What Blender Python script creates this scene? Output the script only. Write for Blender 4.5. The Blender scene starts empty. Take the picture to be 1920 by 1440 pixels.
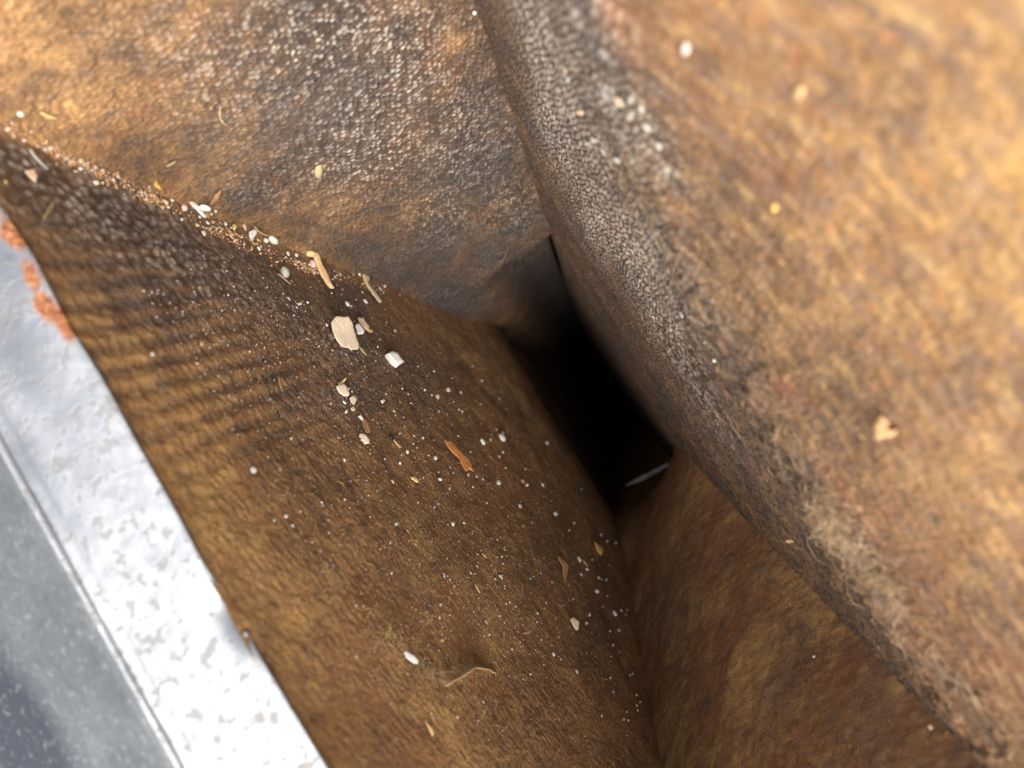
import bpy, bmesh, math, random
import numpy as np
from mathutils import Vector, Matrix

random.seed(7)
rng = np.random.default_rng(11)
SC = bpy.context.scene
COL = SC.collection

# ---------------------------------------------------------------- frames
# The slot has its own frame in centimetres: a = across (towards the near bright wall), b = along the slot,
# d = depth down the slot.  The lens sits at the frame's origin, looking almost straight down the slot.
F = 1387.0
_Ac = np.array([175 / F, 0.0, 1.0]); _Ac /= np.linalg.norm(_Ac)
_n2 = np.array([.8535, -.5211, 0.0])
_Nc = _n2 - _n2.dot(_Ac) * _Ac; _Nc /= np.linalg.norm(_Nc)
_Tc = np.cross(_Ac, _Nc)
CAM2S = np.array([_Nc, _Tc, _Ac])                     # lens frame (right, down, forward) -> slot frame
UP = np.array([.16, .12, -.98]); UP /= np.linalg.norm(UP)   # the vertical in the slot frame
_X = np.array([1.0, 0, 0]) - UP[0] * UP; _X /= np.linalg.norm(_X)
_Y = np.cross(UP, _X)
S2W = np.array([_X, _Y, UP])
OFF = np.array([0, 0, .60])

def W(p):                                             # slot frame in cm -> world in metres
    return np.asarray(p) @ S2W.T * .01 + OFF

def Wdir(v):
    return S2W @ np.asarray(v, float)

def ray(px, py):
    return CAM2S @ np.array([(px - 960) / F, (py - 720) / F, 1.0])

# ---------------------------------------------------------------- camera
cam = bpy.data.cameras.new('camera')
cam_ob = bpy.data.objects.new('camera', cam); COL.objects.link(cam_ob)
cam.sensor_width = 36; cam.lens = 36 * F / 1920
cam.clip_start = .003; cam.clip_end = 50
cx, cy, cz = Wdir(CAM2S[:, 0]), Wdir(CAM2S[:, 1]), Wdir(CAM2S[:, 2])
M = Matrix.Identity(4)
for i in range(3):
    M[i][0] = cx[i]; M[i][1] = -cy[i]; M[i][2] = -cz[i]; M[i][3] = OFF[i]
cam_ob.matrix_world = M
cam.dof.use_dof = True
cam.dof.focus_distance = .156
cam.dof.aperture_fstop = 16.5
SC.camera = cam_ob

# ---------------------------------------------------------------- sky and soft sun
SUN_S = np.array([-.10, .50, -.70]); SUN_S /= np.linalg.norm(SUN_S)     # towards the light, slot frame
SUN_W = Wdir(SUN_S)
elev = math.asin(SUN_W[2]); azim = math.atan2(SUN_W[0], SUN_W[1])
world = bpy.data.worlds.new('World'); SC.world = world; world.use_nodes = True
wn = world.node_tree.nodes; bg = wn['Background']
sky = wn.new('ShaderNodeTexSky'); sky.sky_type = 'NISHITA'; sky.sun_disc = False
sky.sun_elevation = elev; sky.sun_rotation = azim
sky.dust_density = 6.0; sky.air_density = .5; sky.ozone_density = .3
hs = wn.new('ShaderNodeHueSaturation'); hs.inputs['Saturation'].default_value = .4        # a thinly clouded sky
world.node_tree.links.new(sky.outputs[0], hs.inputs['Color']); world.node_tree.links.new(hs.outputs[0], bg.inputs[0]); bg.inputs[1].default_value = .15
sl = bpy.data.lights.new('sun', 'SUN'); sl.energy = 1.0; sl.angle = math.radians(60); sl.color = (1, .95, .87)
so = bpy.data.objects.new('sun', sl); COL.objects.link(so)
so.rotation_euler = Vector(SUN_W).to_track_quat('Z', 'Y').to_euler()
SC.view_settings.view_transform = 'Standard'; SC.view_settings.look = 'None'
SC.view_settings.exposure = 1.68; SC.view_settings.gamma = 1
SC.cycles.max_bounces = 8; SC.cycles.diffuse_bounces = 3

# ---------------------------------------------------------------- helpers
def tag(o, label=None, cat=None, group=None, kind=None):
    if label: o['label'] = label
    if cat: o['category'] = cat
    if group: o['group'] = group
    if kind: o['kind'] = kind
    return o

def mesh_np(name, co, quads=None, tris=None, smooth=True):
    me = bpy.data.meshes.new(name)
    nq = 0 if quads is None else len(quads); nt = 0 if tris is None else len(tris)
    me.vertices.add(len(co)); me.vertices.foreach_set('co', np.ascontiguousarray(co, np.float32).ravel())
    loops, starts = [], []
    if nq: loops.append(np.asarray(quads).ravel()); starts.append(np.arange(nq) * 4)
    if nt: loops.append(np.asarray(tris).ravel()); starts.append(nq * 4 + np.arange(nt) * 3)
    loops = np.concatenate(loops).astype(np.int32); starts = np.concatenate(starts).astype(np.int32)
    me.loops.add(len(loops)); me.loops.foreach_set('vertex_index', loops)
    me.polygons.add(nq + nt); me.polygons.foreach_set('loop_start', starts)
    me.update(calc_edges=True); me.validate()
    me.polygons.foreach_set('use_smooth', np.full(nq + nt, smooth)); me.update()
    return me

def link(name, me, mat=None, parent=None):
    o = bpy.data.objects.new(name, me); COL.objects.link(o)
    if mat is not None and me is not None and not me.materials: me.materials.append(mat)
    if parent is not None:
        o.parent = parent
        o.matrix_parent_inverse = Matrix.Translation(-parent.location)
    return o

def hash2(i, j, k):
    x = np.sin(i * 127.1 + j * 311.7 + k * 74.7) * 43758.5453
    return x - np.floor(x)

def vnoise(x, y, k=0):
    i, j = np.floor(x), np.floor(y); f, g = x - i, y - j
    f = f * f * (3 - 2 * f); g = g * g * (3 - 2 * g)
    a = hash2(i, j, k) * (1 - f) + hash2(i + 1, j, k) * f
    b = hash2(i, j + 1, k) * (1 - f) + hash2(i + 1, j + 1, k) * f
    return a * (1 - g) + b * g

def fbm(x, y, k=0, o=4):
    s, w, t = 0, 1, 0
    for q in range(o):
        s = s + w * vnoise(x * 2 ** q, y * 2 ** q, k + q * 3.1); t += w; w *= .55
    return s / t

def cells(x, y, k=0, jit=.7):                         # staggered, jittered cells: nearest and second distance
    f1 = np.full(np.shape(x), 9.0); f2 = f1.copy(); idv = f1 * 0
    j0 = np.floor(y)
    for dj in (-1, 0, 1):
        j = j0 + dj; sh = (np.mod(j, 2)) * .5
        i0 = np.floor(x - sh)
        for di in (-1, 0, 1):
            i = i0 + di
            px = i + .5 + sh + (hash2(i, j, k) - .5) * jit
            py = j + .5 + (hash2(i, j, k + 5) - .5) * jit
            dd = np.hypot(x - px, y - py)
            near = dd < f1
            f2 = np.where(near, f1, np.minimum(f2, dd)); idv = np.where(near, hash2(i, j, k + 9), idv)
            f1 = np.where(near, dd, f1)
    return f1, f2, idv

def sstep(a, b, x):
    t = np.clip((x - a) / (b - a), 0, 1); return t * t * (3 - 2 * t)

# ---------------------------------------------------------------- the slot's shape (cm)
def softmax2(p, q, w):                                # smooth maximum
    return np.logaddexp(p / w, q / w) * w

def aL(d):  return np.maximum(7.0 - .17 * d, .2) + .030 * np.clip(d - 25.5, 0, 9.5) ** 2 - 1.6 * sstep(42, 78, d)   # rolls away into an undercut
def bB(d):  return softmax2(9.487 - .21 * d, 4.2 - .01 * (d - 25), .12)
def bFL(d): return softmax2(17.543 - .464 * d, 4.1 - .01 * (d - 29), .5) + .05 * np.clip(d - 26.5, 0, 6) ** 2
def bFR(d):
    x = np.clip(d - 10.91, -9, 20)
    return softmax2(7.225 - .278 * x - .0094 * x * (x - 5.58), 2.5 - .01 * (d - 25), .5) + .05 * np.clip(d - 22.5, 0, 6) ** 2
def ridge(b): return 10.1 + .12 * np.clip(b, -1, 4) - 1.3 * softmax2(-1.0 - b, b * 0, .5)
def aR(d, b):
    base = softmax2(2.243 - .0531 * d, .80 - .003 * (d - 27), .05)
    r = ridge(b)
    x = softmax2(r - d, d * 0 - 0.0, .14); out = .17 * x + .030 * x * x
    lip = .05 * np.exp(-((d - r) / .3) ** 2)         # the fold is a low rounded swelling
    return base + out - lip
def bF(a, d):
    s = (a + aL(d)) / (aL(d) + aR(d, 0 * d))
    return bFL(d) * (1 - s) + bFR(d) * s

INSIDE = {
    'left': lambda a, b, d: a + aL(d),
    'right': lambda a, b, d: aR(d, b) - a,
    'back': lambda a, b, d: b + bB(d),
    'front': lambda a, b, d: bF(a, d) - b,
}
_ds = np.linspace(2.2, 90, 7000)
def hit(px, py, wall):                                # where the sight line through a place meets that wall
    r = ray(px, py); r = r / r[2]
    g = INSIDE[wall](r[0] * _ds, r[1] * _ds, _ds)
    k = np.argmax(g < 0)
    if k == 0: k = len(_ds) - 1
    d0, d1, g0, g1 = _ds[k - 1], _ds[k], g[k - 1], g[k]
    d = d0 + (d1 - d0) * g0 / (g0 - g1 + 1e-12)
    return r * d

def wall_normal(p, wall):
    fn = INSIDE[wall]; e = .02
    g = np.array([fn(*(p + np.eye(3)[i] * e)) - fn(*(p - np.eye(3)[i] * e)) for i in range(3)])
    return g / np.linalg.norm(g)

def blobs(P, wall, items):                            # soft-edged stains and painted shade, set at places on the wall
    m = np.zeros(P.shape[:2])
    for px, py, rb, rd, s in items:
        c = hit(px, py, wall)
        q = ((P[..., 1] - c[1]) / rb) ** 2 + ((P[..., 2] - c[2]) / rd) ** 2 if wall in ('left', 'right') else \
            ((P[..., 0] - c[0]) / rb) ** 2 + ((P[..., 2] - c[2]) / rd) ** 2
        m = np.maximum(m, s * np.exp(-q)) if s > 0 else m + s * np.exp(-q)
    return np.clip(m, 0, 1)

DF = min(hit(x, y, 'left')[2] for x, y in ((60, 480), (187, 707), (327, 960), (430, 1160), (610, 1440))) - .02   # depth of the edge

# ---------------------------------------------------------------- materials
def nodes(name):
    m = bpy.data.materials.new(name); m.use_nodes = True
    nt = m.node_tree; b = nt.nodes['Principled BSDF']
    return m, nt, nt.nodes, nt.links, b

def mixc(nt, fac, a, b, mode='MIX'):
    n = nt.nodes.new('ShaderNodeMix'); n.data_type = 'RGBA'; n.blend_type = mode
    for sock, v in ((n.inputs[0], fac), (n.inputs[6], a), (n.inputs[7], b)):
        if hasattr(v, 'is_output'): nt.links.new(v, sock)
        elif isinstance(v, tuple): sock.default_value = (*v, 1) if len(v) == 3 else v
        else: sock.default_value = v
    return n.outputs[2]

def mth(nt, op, a, b=0.0, clamp=False):
    n = nt.nodes.new('ShaderNodeMath'); n.operation = op; n.use_clamp = clamp
    for sock, v in ((n.inputs[0], a), (n.inputs[1], b)):
        if hasattr(v, 'is_output'): nt.links.new(v, sock)
        else: sock.default_value = v
    return n.outputs[0]

def noise(nt, scale, detail=4, rough=.6, vec=None, dist=0):
    n = nt.nodes.new('ShaderNodeTexNoise'); n.inputs['Scale'].default_value = scale
    n.inputs['Detail'].default_value = detail; n.inputs['Roughness'].default_value = rough
    n.inputs['Distortion'].default_value = dist
    if vec is not None: nt.links.new(vec, n.inputs['Vector'])
    return n.outputs[0]

def ramp(nt, fac, stops):
    n = nt.nodes.new('ShaderNodeValToRGB'); e = n.color_ramp.elements
    while len(e) < len(stops): e.new(.5)
    for q, (p, c) in zip(e, stops):
        q.position = p; q.color = (*c, 1) if len(c) == 3 else c
    nt.links.new(fac, n.inputs[0]); return n.outputs[0]

def attr(nt, name):
    n = nt.nodes.new('ShaderNodeAttribute'); n.attribute_name = name; return n.outputs['Fac']

def felt_material():
    m, nt, N, L, b = nodes('rust_stained_felt')
    uv = N.new('ShaderNodeUVMap'); uv.uv_map = 'UVMap'       # u along the slot, v down it, in cm
    def stretched(sx, sy):
        mp = N.new('ShaderNodeMapping'); L.new(uv.outputs[0], mp.inputs[0])
        mp.inputs['Scale'].default_value = (sx, sy, 1); return mp.outputs[0]
    uvo = stretched(1, 1)
    knit, pale, ora, drk, red = (attr(nt, k) for k in ('knit', 'pale', 'orange', 'dark', 'fuzz'))
    big = noise(nt, .55, 5, .62, uvo)
    mid = noise(nt, 2.6, 5, .65, uvo, .4)
    grain = noise(nt, 12, 5, .72, stretched(.8, 2.2), .5)
    fine = noise(nt, 42, 3, .7, uvo)
    # base: dark umber to ochre
    f = mth(nt, 'ADD', mth(nt, 'MULTIPLY', big, .55), mth(nt, 'MULTIPLY', mid, .45))
    f = mth(nt, 'ADD', f, mth(nt, 'MULTIPLY', mth(nt, 'SUBTRACT', grain, .5), .55))
    f = mth(nt, 'ADD', f, mth(nt, 'MULTIPLY', mth(nt, 'SUBTRACT', fine, .5), .42))
    f = mth(nt, 'ADD', mth(nt, 'MULTIPLY', mth(nt, 'SUBTRACT', f, .5), 1.35), .5)
    f = mth(nt, 'ADD', f, mth(nt, 'MULTIPLY', ora, .26))
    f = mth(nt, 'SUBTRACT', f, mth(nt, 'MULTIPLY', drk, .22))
    base = ramp(nt, f, [(.24, (.030, .019, .013)), (.42, (.090, .050, .025)), (.56, (.180, .094, .036)),
                        (.72, (.310, .168, .066)), (.9, (.52, .295, .10))])
    # rusty red patches
    rp = ramp(nt, noise(nt, 1.3, 4, .6, stretched(1.2, .9)), [(.56, (0, 0, 0)), (.72, (1, 1, 1))])
    base = mixc(nt, mth(nt, 'MULTIPLY', rp, .65), base, (.20, .065, .022))
    base = mixc(nt, attr(nt, 'redness'), base, mixc(nt, grain, (.12, .046, .020), (.36, .160, .060)))
    # cool grey-black smears
    gp = ramp(nt, noise(nt, 1.9, 5, .65, stretched(.7, 1.7)), [(.52, (0, 0, 0)), (.70, (1, 1, 1))])
    base = mixc(nt, mth(nt, 'MULTIPLY', gp, .55), base, (.055, .050, .050))
    outer = attr(nt, 'fuzz')
    m1 = ramp(nt, noise(nt, 4.6, 4, .6, stretched(.7, 1.4)), [(.44, (0,) * 3), (.60, (1,) * 3)])
    m2 = ramp(nt, noise(nt, 3.7, 4, .6, stretched(.6, 1.2)), [(.52, (0,) * 3), (.68, (1,) * 3)])
    m3 = ramp(nt, noise(nt, 6.5, 3, .6, stretched(.8, 1.2)), [(.60, (0,) * 3), (.70, (1,) * 3)])
    base = mixc(nt, mth(nt, 'MULTIPLY', mth(nt, 'MULTIPLY', m1, outer), .55), base, (.20, .135, .10))
    base = mixc(nt, mth(nt, 'MULTIPLY', mth(nt, 'MULTIPLY', m2, outer), .60), base, (.56, .36, .14))
    base = mixc(nt, mth(nt, 'MULTIPLY', mth(nt, 'MULTIPLY', m3, outer), .55), base, (.48, .16, .05))
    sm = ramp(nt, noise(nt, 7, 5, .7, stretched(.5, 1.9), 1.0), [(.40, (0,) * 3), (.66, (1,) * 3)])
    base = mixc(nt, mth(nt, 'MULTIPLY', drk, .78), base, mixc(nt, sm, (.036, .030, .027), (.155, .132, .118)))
    # chalky deposit on the raised stitches, grazing sheen painted into its pale colour
    k = mth(nt, 'ADD', knit, mth(nt, 'MULTIPLY', mth(nt, 'SUBTRACT', fine, .5), .9))
    k = ramp(nt, k, [(.40, (0, 0, 0)), (.74, (1, 1, 1))])
    pm = mth(nt, 'MULTIPLY', mth(nt, 'MULTIPLY', k, pale), ramp(nt, mid, [(.30, (.25,) * 3), (.62, (1,) * 3)]), True)
    base = mixc(nt, mth(nt, 'MULTIPLY', pm, .85), base, mixc(nt, fine, (.36, .31, .26), (.80, .72, .61)))
    # darker between the stitches
    kd = ramp(nt, knit, [(.02, (1, 1, 1)), (.35, (0, 0, 0))])
    base = mixc(nt, mth(nt, 'MULTIPLY', kd, mth(nt, 'ADD', .42, mth(nt, 'MULTIPLY', pale, .35))), base, (.028, .020, .016))
    L.new(base, b.inputs['Base Color'])
    rg = mth(nt, 'SUBTRACT', .78, mth(nt, 'MULTIPLY', mth(nt, 'ADD', mth(nt, 'MULTIPLY', pale, .5), mth(nt, 'MULTIPLY', drk, .3)), .62))
    L.new(mth(nt, 'ADD', rg, mth(nt, 'MULTIPLY', mth(nt, 'SUBTRACT', fine, .5), .3), True), b.inputs['Roughness'])
    b.inputs['Specular IOR Level'].default_value = .45
    hgt = mth(nt, 'ADD', mth(nt, 'MULTIPLY', noise(nt, 19, 4, .65, uvo), .7), mth(nt, 'MULTIPLY', fine, .45))
    fib = noise(nt, 34, 2, .5, stretched(.45, 1.5), 1.6)
    hgt = mth(nt, 'ADD', hgt, mth(nt, 'MULTIPLY', fib, mth(nt, 'SUBTRACT', .22, mth(nt, 'MULTIPLY', outer, .18))))
    bp = N.new('ShaderNodeBump'); bp.inputs['Strength'].default_value = .9; bp.inputs['Distance'].default_value = .0005
    L.new(hgt, bp.inputs['Height']); L.new(bp.outputs[0], b.inputs['Normal'])
    return m

def plain(name, c1, c2, rough=.6, scale=900, spec=.4, bump=.3, metal=0, trans=0, sub=0):
    m, nt, N, L, b = nodes(name)
    tc = N.new('ShaderNodeTexCoord')
    n = noise(nt, scale, 4, .6, tc.outputs['Object'])
    L.new(mixc(nt, ramp(nt, n, [(.35, (0,) * 3), (.65, (1,) * 3)]), c1, c2), b.inputs['Base Color'])
    b.inputs['Roughness'].default_value = rough; b.inputs['Specular IOR Level'].default_value = spec
    b.inputs['Metallic'].default_value = metal
    if sub:
        b.inputs['Subsurface Weight'].default_value = sub; b.inputs['Subsurface Radius'].default_value = (.001, .0008, .0006)
        b.inputs['Subsurface Scale'].default_value = 1
    if bump:
        bp = N.new('ShaderNodeBump'); bp.inputs['Strength'].default_value = bump; bp.inputs['Distance'].default_value = .0002
        L.new(n, bp.inputs['Height']); L.new(bp.outputs[0], b.inputs['Normal'])
    return m

FELT = felt_material()
MAT = {
    'cream': plain('cream_paint', (.56, .45, .32), (.64, .53, .39), .6, 1500),
    'beige': plain('beige_paint', (.44, .32, .21), (.56, .42, .29), .6, 1500),
    'white': plain('white_paint', (.56, .53, .49), (.68, .65, .61), .5, 1500),
    'stone': plain('pale_stone', (.44, .41, .36), (.62, .60, .55), .4, 1800, sub=.2),
    'greystone': plain('grey_stone', (.36, .34, .28), (.48, .46, .40), .35, 1800, sub=.2),
    'pinkstone': plain('pink_stone', (.50, .36, .28), (.62, .47, .38), .45, 1800),
    'greenstone': plain('green_stone', (.42, .46, .38), (.55, .60, .52), .4, 1600),
    'wood': plain('pale_wood', (.55, .33, .16), (.70, .48, .27), .65, 1400),
    'greywood': plain('weathered_wood', (.34, .24, .15), (.48, .36, .24), .7, 1400),
    'straw': plain('dry_straw', (.50, .34, .12), (.62, .46, .20), .6, 1500),
    'greenstraw': plain('olive_straw', (.24, .20, .09), (.34, .29, .14), .6, 1500),
    'yellow': plain('yellow_husk', (.42, .25, .06), (.54, .34, .10), .55, 1500),
    'leaf': plain('orange_leaf', (.22, .085, .025), (.40, .17, .05), .5, 700),
    'husk': plain('brown_husk', (.20, .10, .04), (.33, .18, .07), .6, 1200),
    'black': plain('black_bead', (.012, .012, .012), (.02, .02, .02), .35, 1200),
    'tan': plain('tan_chip', (.36, .21, .095), (.46, .28, .13), .6, 1300),
    'grit': plain('rusty_grit', (.38, .16, .05), (.56, .28, .11), .6, 1300),
    'fibre': plain('loose_fibre', (.30, .19, .09), (.44, .30, .16), .55, 300, bump=0),
    'darkfibre': plain('dark_fibre', (.09, .06, .04), (.17, .11, .06), .6, 300, bump=0),
    'casing': plain('rusty_casing', (.08, .05, .03), (.14, .08, .04), .8, 200),
    'glint': plain('bluish_white', (.74, .77, .79), (.84, .87, .88), .35, 600, bump=0),
}

# ---------------------------------------------------------------- the slot
slot = bpy.data.objects.new('lined_slot', None); COL.objects.link(slot)
slot.location = Vector(W((0, 0, 18)))
tag(slot, 'deep narrow rectangular slot lined with rust stained woven textured sheet', 'slot')

def dsamples(d0, d1, fine, mid_d=25):
    out = [d0]
    while out[-1] < d1:
        d = out[-1]
        st = fine if d < mid_d else fine * (1 + (d - mid_d) * .9)
        out.append(d + min(st, 2.0))
    return np.array(out)

def build_wall(wall, d, ns, dispfn, label, s_rng=(-.02, 1.02)):
    s = np.linspace(*s_rng, ns)
    D, Sg = np.meshgrid(d, s, indexing='ij')
    if wall == 'left':
        b = -bB(D) * (1 - Sg) + bFL(D) * Sg; a = -aL(D)
    elif wall == 'right':
        b0, b1 = -bB(D), bFR(D); b = b0 * (1 - Sg) + b1 * Sg; a = aR(D, b)
    elif wall == 'back':
        a0, a1 = -aL(D), aR(D, -bB(D)); a = a0 * (1 - Sg) + a1 * Sg; b = -bB(D)
    else:
        a0, a1 = -aL(D), aR(D, bFR(D)); a = a0 * (1 - Sg) + a1 * Sg; b = bFL(D) * (1 - Sg) + bFR(D) * Sg
    P = np.stack([a, b, D], -1)
    du = np.gradient(P, axis=1); dv = np.gradient(P, axis=0)
    nrm = np.cross(du, dv); nrm /= np.linalg.norm(nrm, axis=-1, keepdims=True) + 1e-12
    inner = np.array({'left': (1, 0, 0), 'right': (-1, 0, 0), 'back': (0, 1, 0), 'front': (0, -1, 0)}[wall], float)
    nrm *= np.sign((nrm @ inner))[..., None]
    across = P[..., 1] if wall in ('left', 'right') else P[..., 0]
    arc = np.cumsum(np.linalg.norm(dv, axis=-1), axis=0)
    h, at = dispfn(P, across, arc)
    fade = sstep(0, .03, np.minimum(Sg - s_rng[0], s_rng[1] - Sg) + .012)
    Q = P + nrm * h[..., None]
    n0, n1 = D.shape
    idx = np.arange(n0 * n1).reshape(n0, n1)
    quads = np.stack([idx[:-1, :-1], idx[:-1, 1:], idx[1:, 1:], idx[1:, :-1]], -1).reshape(-1, 4)
    if wall in ('right', 'back'): quads = quads[:, ::-1]
    me = mesh_np('liner_wall', W(Q.reshape(-1, 3)) , quads)
    uvl = me.uv_layers.new(name='UVMap')
    li = np.empty(len(me.loops), np.int32); me.loops.foreach_get('vertex_index', li)
    uvk = {'left': 0, 'right': 40, 'back': 80, 'front': 120}[wall]
    U_, V_ = across, arc
    if wall == 'front': U_, V_ = front_axes(across, arc)
    uv = np.stack([U_.ravel() + uvk, V_.ravel()], -1)[li]
    uvl.data.foreach_set('uv', uv.astype(np.float32).ravel())
    for k, v in at.items():
        A = me.attributes.new(k, 'FLOAT', 'POINT'); A.data.foreach_set('value', v.astype(np.float32).ravel())
    o = link('liner_wall', me, FELT, slot)
    tag(o, label)
    return o

def zeros(P): return np.zeros(P.shape[:2])

def disp_left(P, u, v):
    # fine slanting grain low down, knitted ribs near the top edge and towards the back corner
    lump = (fbm(u * .45, v * .45, 1) - .5) * .12 + (fbm(u * 1.7, v * 1.7, 4) - .5) * .055
    w1, w2 = u + .25 * (fbm(u * .8, v * .8, 2) - .5), v + .25 * (fbm(u * .8, v * .8, 3) - .5)
    f1, f2, ci = cells((w1 + .35 * w2) / .135, (w2 - .1 * w1) / .20, 1, .8)
    kn = np.clip(1 - f1 * 1.25, 0, 1) ** .8 * (.6 + .4 * ci)
    region = blobs(P, 'left', [(60, 330, 2.2, 2.0, 1), (250, 450, 2.4, 2.2, 1), (450, 560, 2.2, 2.2, .9), (250, 700, 2.6, 1.6, 1),
                               (420, 780, 2.4, 2, .8), (700, 650, 1.6, 2.5, .6), (200, 640, 2, 1.2, 1), (300, 900, 3, 1.5, .7)])
    ribs = .5 + .5 * np.sin((u + .13 * (fbm(u * .7, v * .5, 8) - .5) + .10 * v) * 2 * math.pi / .34)
    ribm = blobs(P, 'left', [(230, 690, 1.8, 2.0, 1), (430, 720, 1.3, 3.0, .9), (300, 590, 1.6, 2.4, .7), (600, 730, .8, 3.0, .6), (330, 480, 1.2, 2.0, .4)])
    f = fbm((u + .5 * v) / .10, (v - .5 * u) / .05, 20, 3)
    f3, _, c3 = cells((u + .4 * v) / .085, (v - .2 * u) / .15, 6, .5)
    small = np.clip(1 - f3 * 1.2, 0, 1) * (.5 + .5 * c3)
    h = lump + kn * .030 * region + small * .018 + (f - .5) * .030 + ribs * ribm * .022
    ora = blobs(P, 'left', [(220, 660, 1.4, .9, .7), (330, 760, 1.2, 1.2, .6), (300, 830, 2, 1.0, .8), (430, 1020, 2.5, 1.2, .7),
                            (480, 1180, 2, 1.0, 1), (600, 1330, 3, 1.3, .9), (700, 1230, 1.2, 1.5, .8), (800, 1400, 2, 2, .6),
                            (140, 560, .8, .6, .6), (900, 1250, 2, 2, .45), (420, 1290, 3, 1, .6)])
    ora = ora * 1.3 + .60 + ribm * (ribs - .45) * .9
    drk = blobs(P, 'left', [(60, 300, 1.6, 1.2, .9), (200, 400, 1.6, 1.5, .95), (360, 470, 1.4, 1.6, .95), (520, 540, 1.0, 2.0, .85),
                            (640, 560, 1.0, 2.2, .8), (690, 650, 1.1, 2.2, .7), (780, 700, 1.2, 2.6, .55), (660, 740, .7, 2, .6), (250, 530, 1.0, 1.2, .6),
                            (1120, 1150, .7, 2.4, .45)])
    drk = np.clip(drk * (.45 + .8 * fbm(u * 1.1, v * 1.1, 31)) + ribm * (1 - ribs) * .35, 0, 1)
    pale = blobs(P, 'left', [(60, 310, 1.3, .9, .55), (180, 380, 1.2, 1.2, .5), (330, 470, 1.2, 1.4, .45), (480, 560, 1.0, 1.2, .32),
                             (620, 650, .8, 1.3, .35), (650, 740, .5, 1.6, .3)])
    cd = np.exp(-((u + bB(P[..., 2])) / .30) ** 2) * sstep(20.5, 16, P[..., 2])
    h = h + .10 * cd; drk = drk * (1 - cd); pale = np.clip(pale * 1.9 * (.6 + .8 * fbm(u * 2.2, v * .9, 37)), 0, 1) * (1 - cd); ora = np.maximum(ora, cd * (.3 + 1.1 * fbm(u * 3, v * 3, 33)))
    return h, dict(knit=np.clip(kn * .8 + small * .3, 0, 1), pale=pale, orange=np.clip(ora, 0, 1.4), dark=drk, fuzz=zeros(P) + .25, redness=.10 + sstep(.48, .66, fbm(u * .8, v * .6, 95)) * .5)

def disp_back(P, u, v):
    lump = (fbm(u * .5, v * .5, 51) - .5) * .10 + (fbm(u * 1.6, v * 1.6, 54) - .5) * .05
    w1, w2 = u + .22 * (fbm(u * .9, v * .9, 52) - .5), v + .22 * (fbm(u * .9, v * .9, 53) - .5)
    f1, f2, ci = cells((w1 - .22 * w2) / .128, (w2 + .16 * w1) / .092, 51, .45)
    f1 = f1 + .55 * (fbm(u / .04, v / .04, 58, 3) - .5)
    kn = np.clip(1.10 - f1 * 1.5, 0, 1) ** .8 * (.30 + .70 * ci)
    amp = .55 + .45 * sstep(.35, .65, fbm(u * .8, v * .8, 57))
    f = fbm(u / .06, v / .06, 60, 3)
    h = lump + kn * .052 * amp + (f - .5) * .028
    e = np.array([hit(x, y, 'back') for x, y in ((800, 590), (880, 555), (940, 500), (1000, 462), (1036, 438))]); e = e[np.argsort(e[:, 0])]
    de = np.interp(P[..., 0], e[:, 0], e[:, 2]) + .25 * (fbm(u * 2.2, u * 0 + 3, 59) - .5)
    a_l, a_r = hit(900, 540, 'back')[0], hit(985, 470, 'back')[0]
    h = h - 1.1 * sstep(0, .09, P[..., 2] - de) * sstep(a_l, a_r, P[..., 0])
    pale = blobs(P, 'back', [(600, 60, 1.5, 1.6, .95), (760, 120, 1.3, 1.8, 1), (700, 260, 1.6, 1.8, .85), (860, 260, 1.2, 2, .8),
                             (430, 150, 1.0, 1.4, .62), (960, 380, .8, 1.6, .75), (820, 400, 1, 1.6, .5), (880, 60, .7, 1.2, .5),
                             (300, 80, .8, .9, .35), (530, 330, .9, 1.2, .4), (850, 80, .35, .5, -.5)])
    pale = pale * (.55 + .75 * fbm(u * 1.2, v * 1.2, 63))
    ora = blobs(P, 'back', [(60, 60, 1.6, 1.2, .6), (220, 40, 1.3, .9, .5), (150, 180, 1.4, 1, .5), (380, 20, 1, .7, .5), (850, 70, .3, .5, .9),
                            (480, 410, .5, .7, .5), (330, 340, .8, .7, .4)])
    drk = blobs(P, 'back', [(430, 380, 1.2, 1.0, .5), (600, 460, 1.2, 1.2, .4), (800, 520, 1.4, 1.2, .35), (650, 200, 2.2, 2.4, .65), (900, 300, 1.8, 2.6, .8), (820, 460, 1.6, 1.6, .8), (980, 420, 1, 1.5, .8), (720, 500, 1.2, 2.0, .8), (850, 560, 1.2, 3, .9), (930, 480, 1.0, 2, .9)])  # grey and brown stains, plus shade painted in near the lower edge
    under = sstep(-.06, .04, P[..., 2] - de) * sstep(a_l, a_r, P[..., 0]); drk = np.maximum(drk, under); ora = ora * (1 - under) - .8 * under  # shade of the recess below the edge, painted into the wall colour
    cd = np.exp(-((u + aL(P[..., 2])) / .35) ** 2) * sstep(20.5, 16, P[..., 2])
    h = h + .10 * cd; drk = drk * (1 - cd); pale = pale * (1 - cd); ora = np.maximum(ora, cd * (.2 + .9 * fbm(u * 3, v * 3, 64)))
    return h, dict(knit=kn, pale=np.clip(pale, 0, 1), orange=ora, dark=drk, fuzz=zeros(P))

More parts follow.
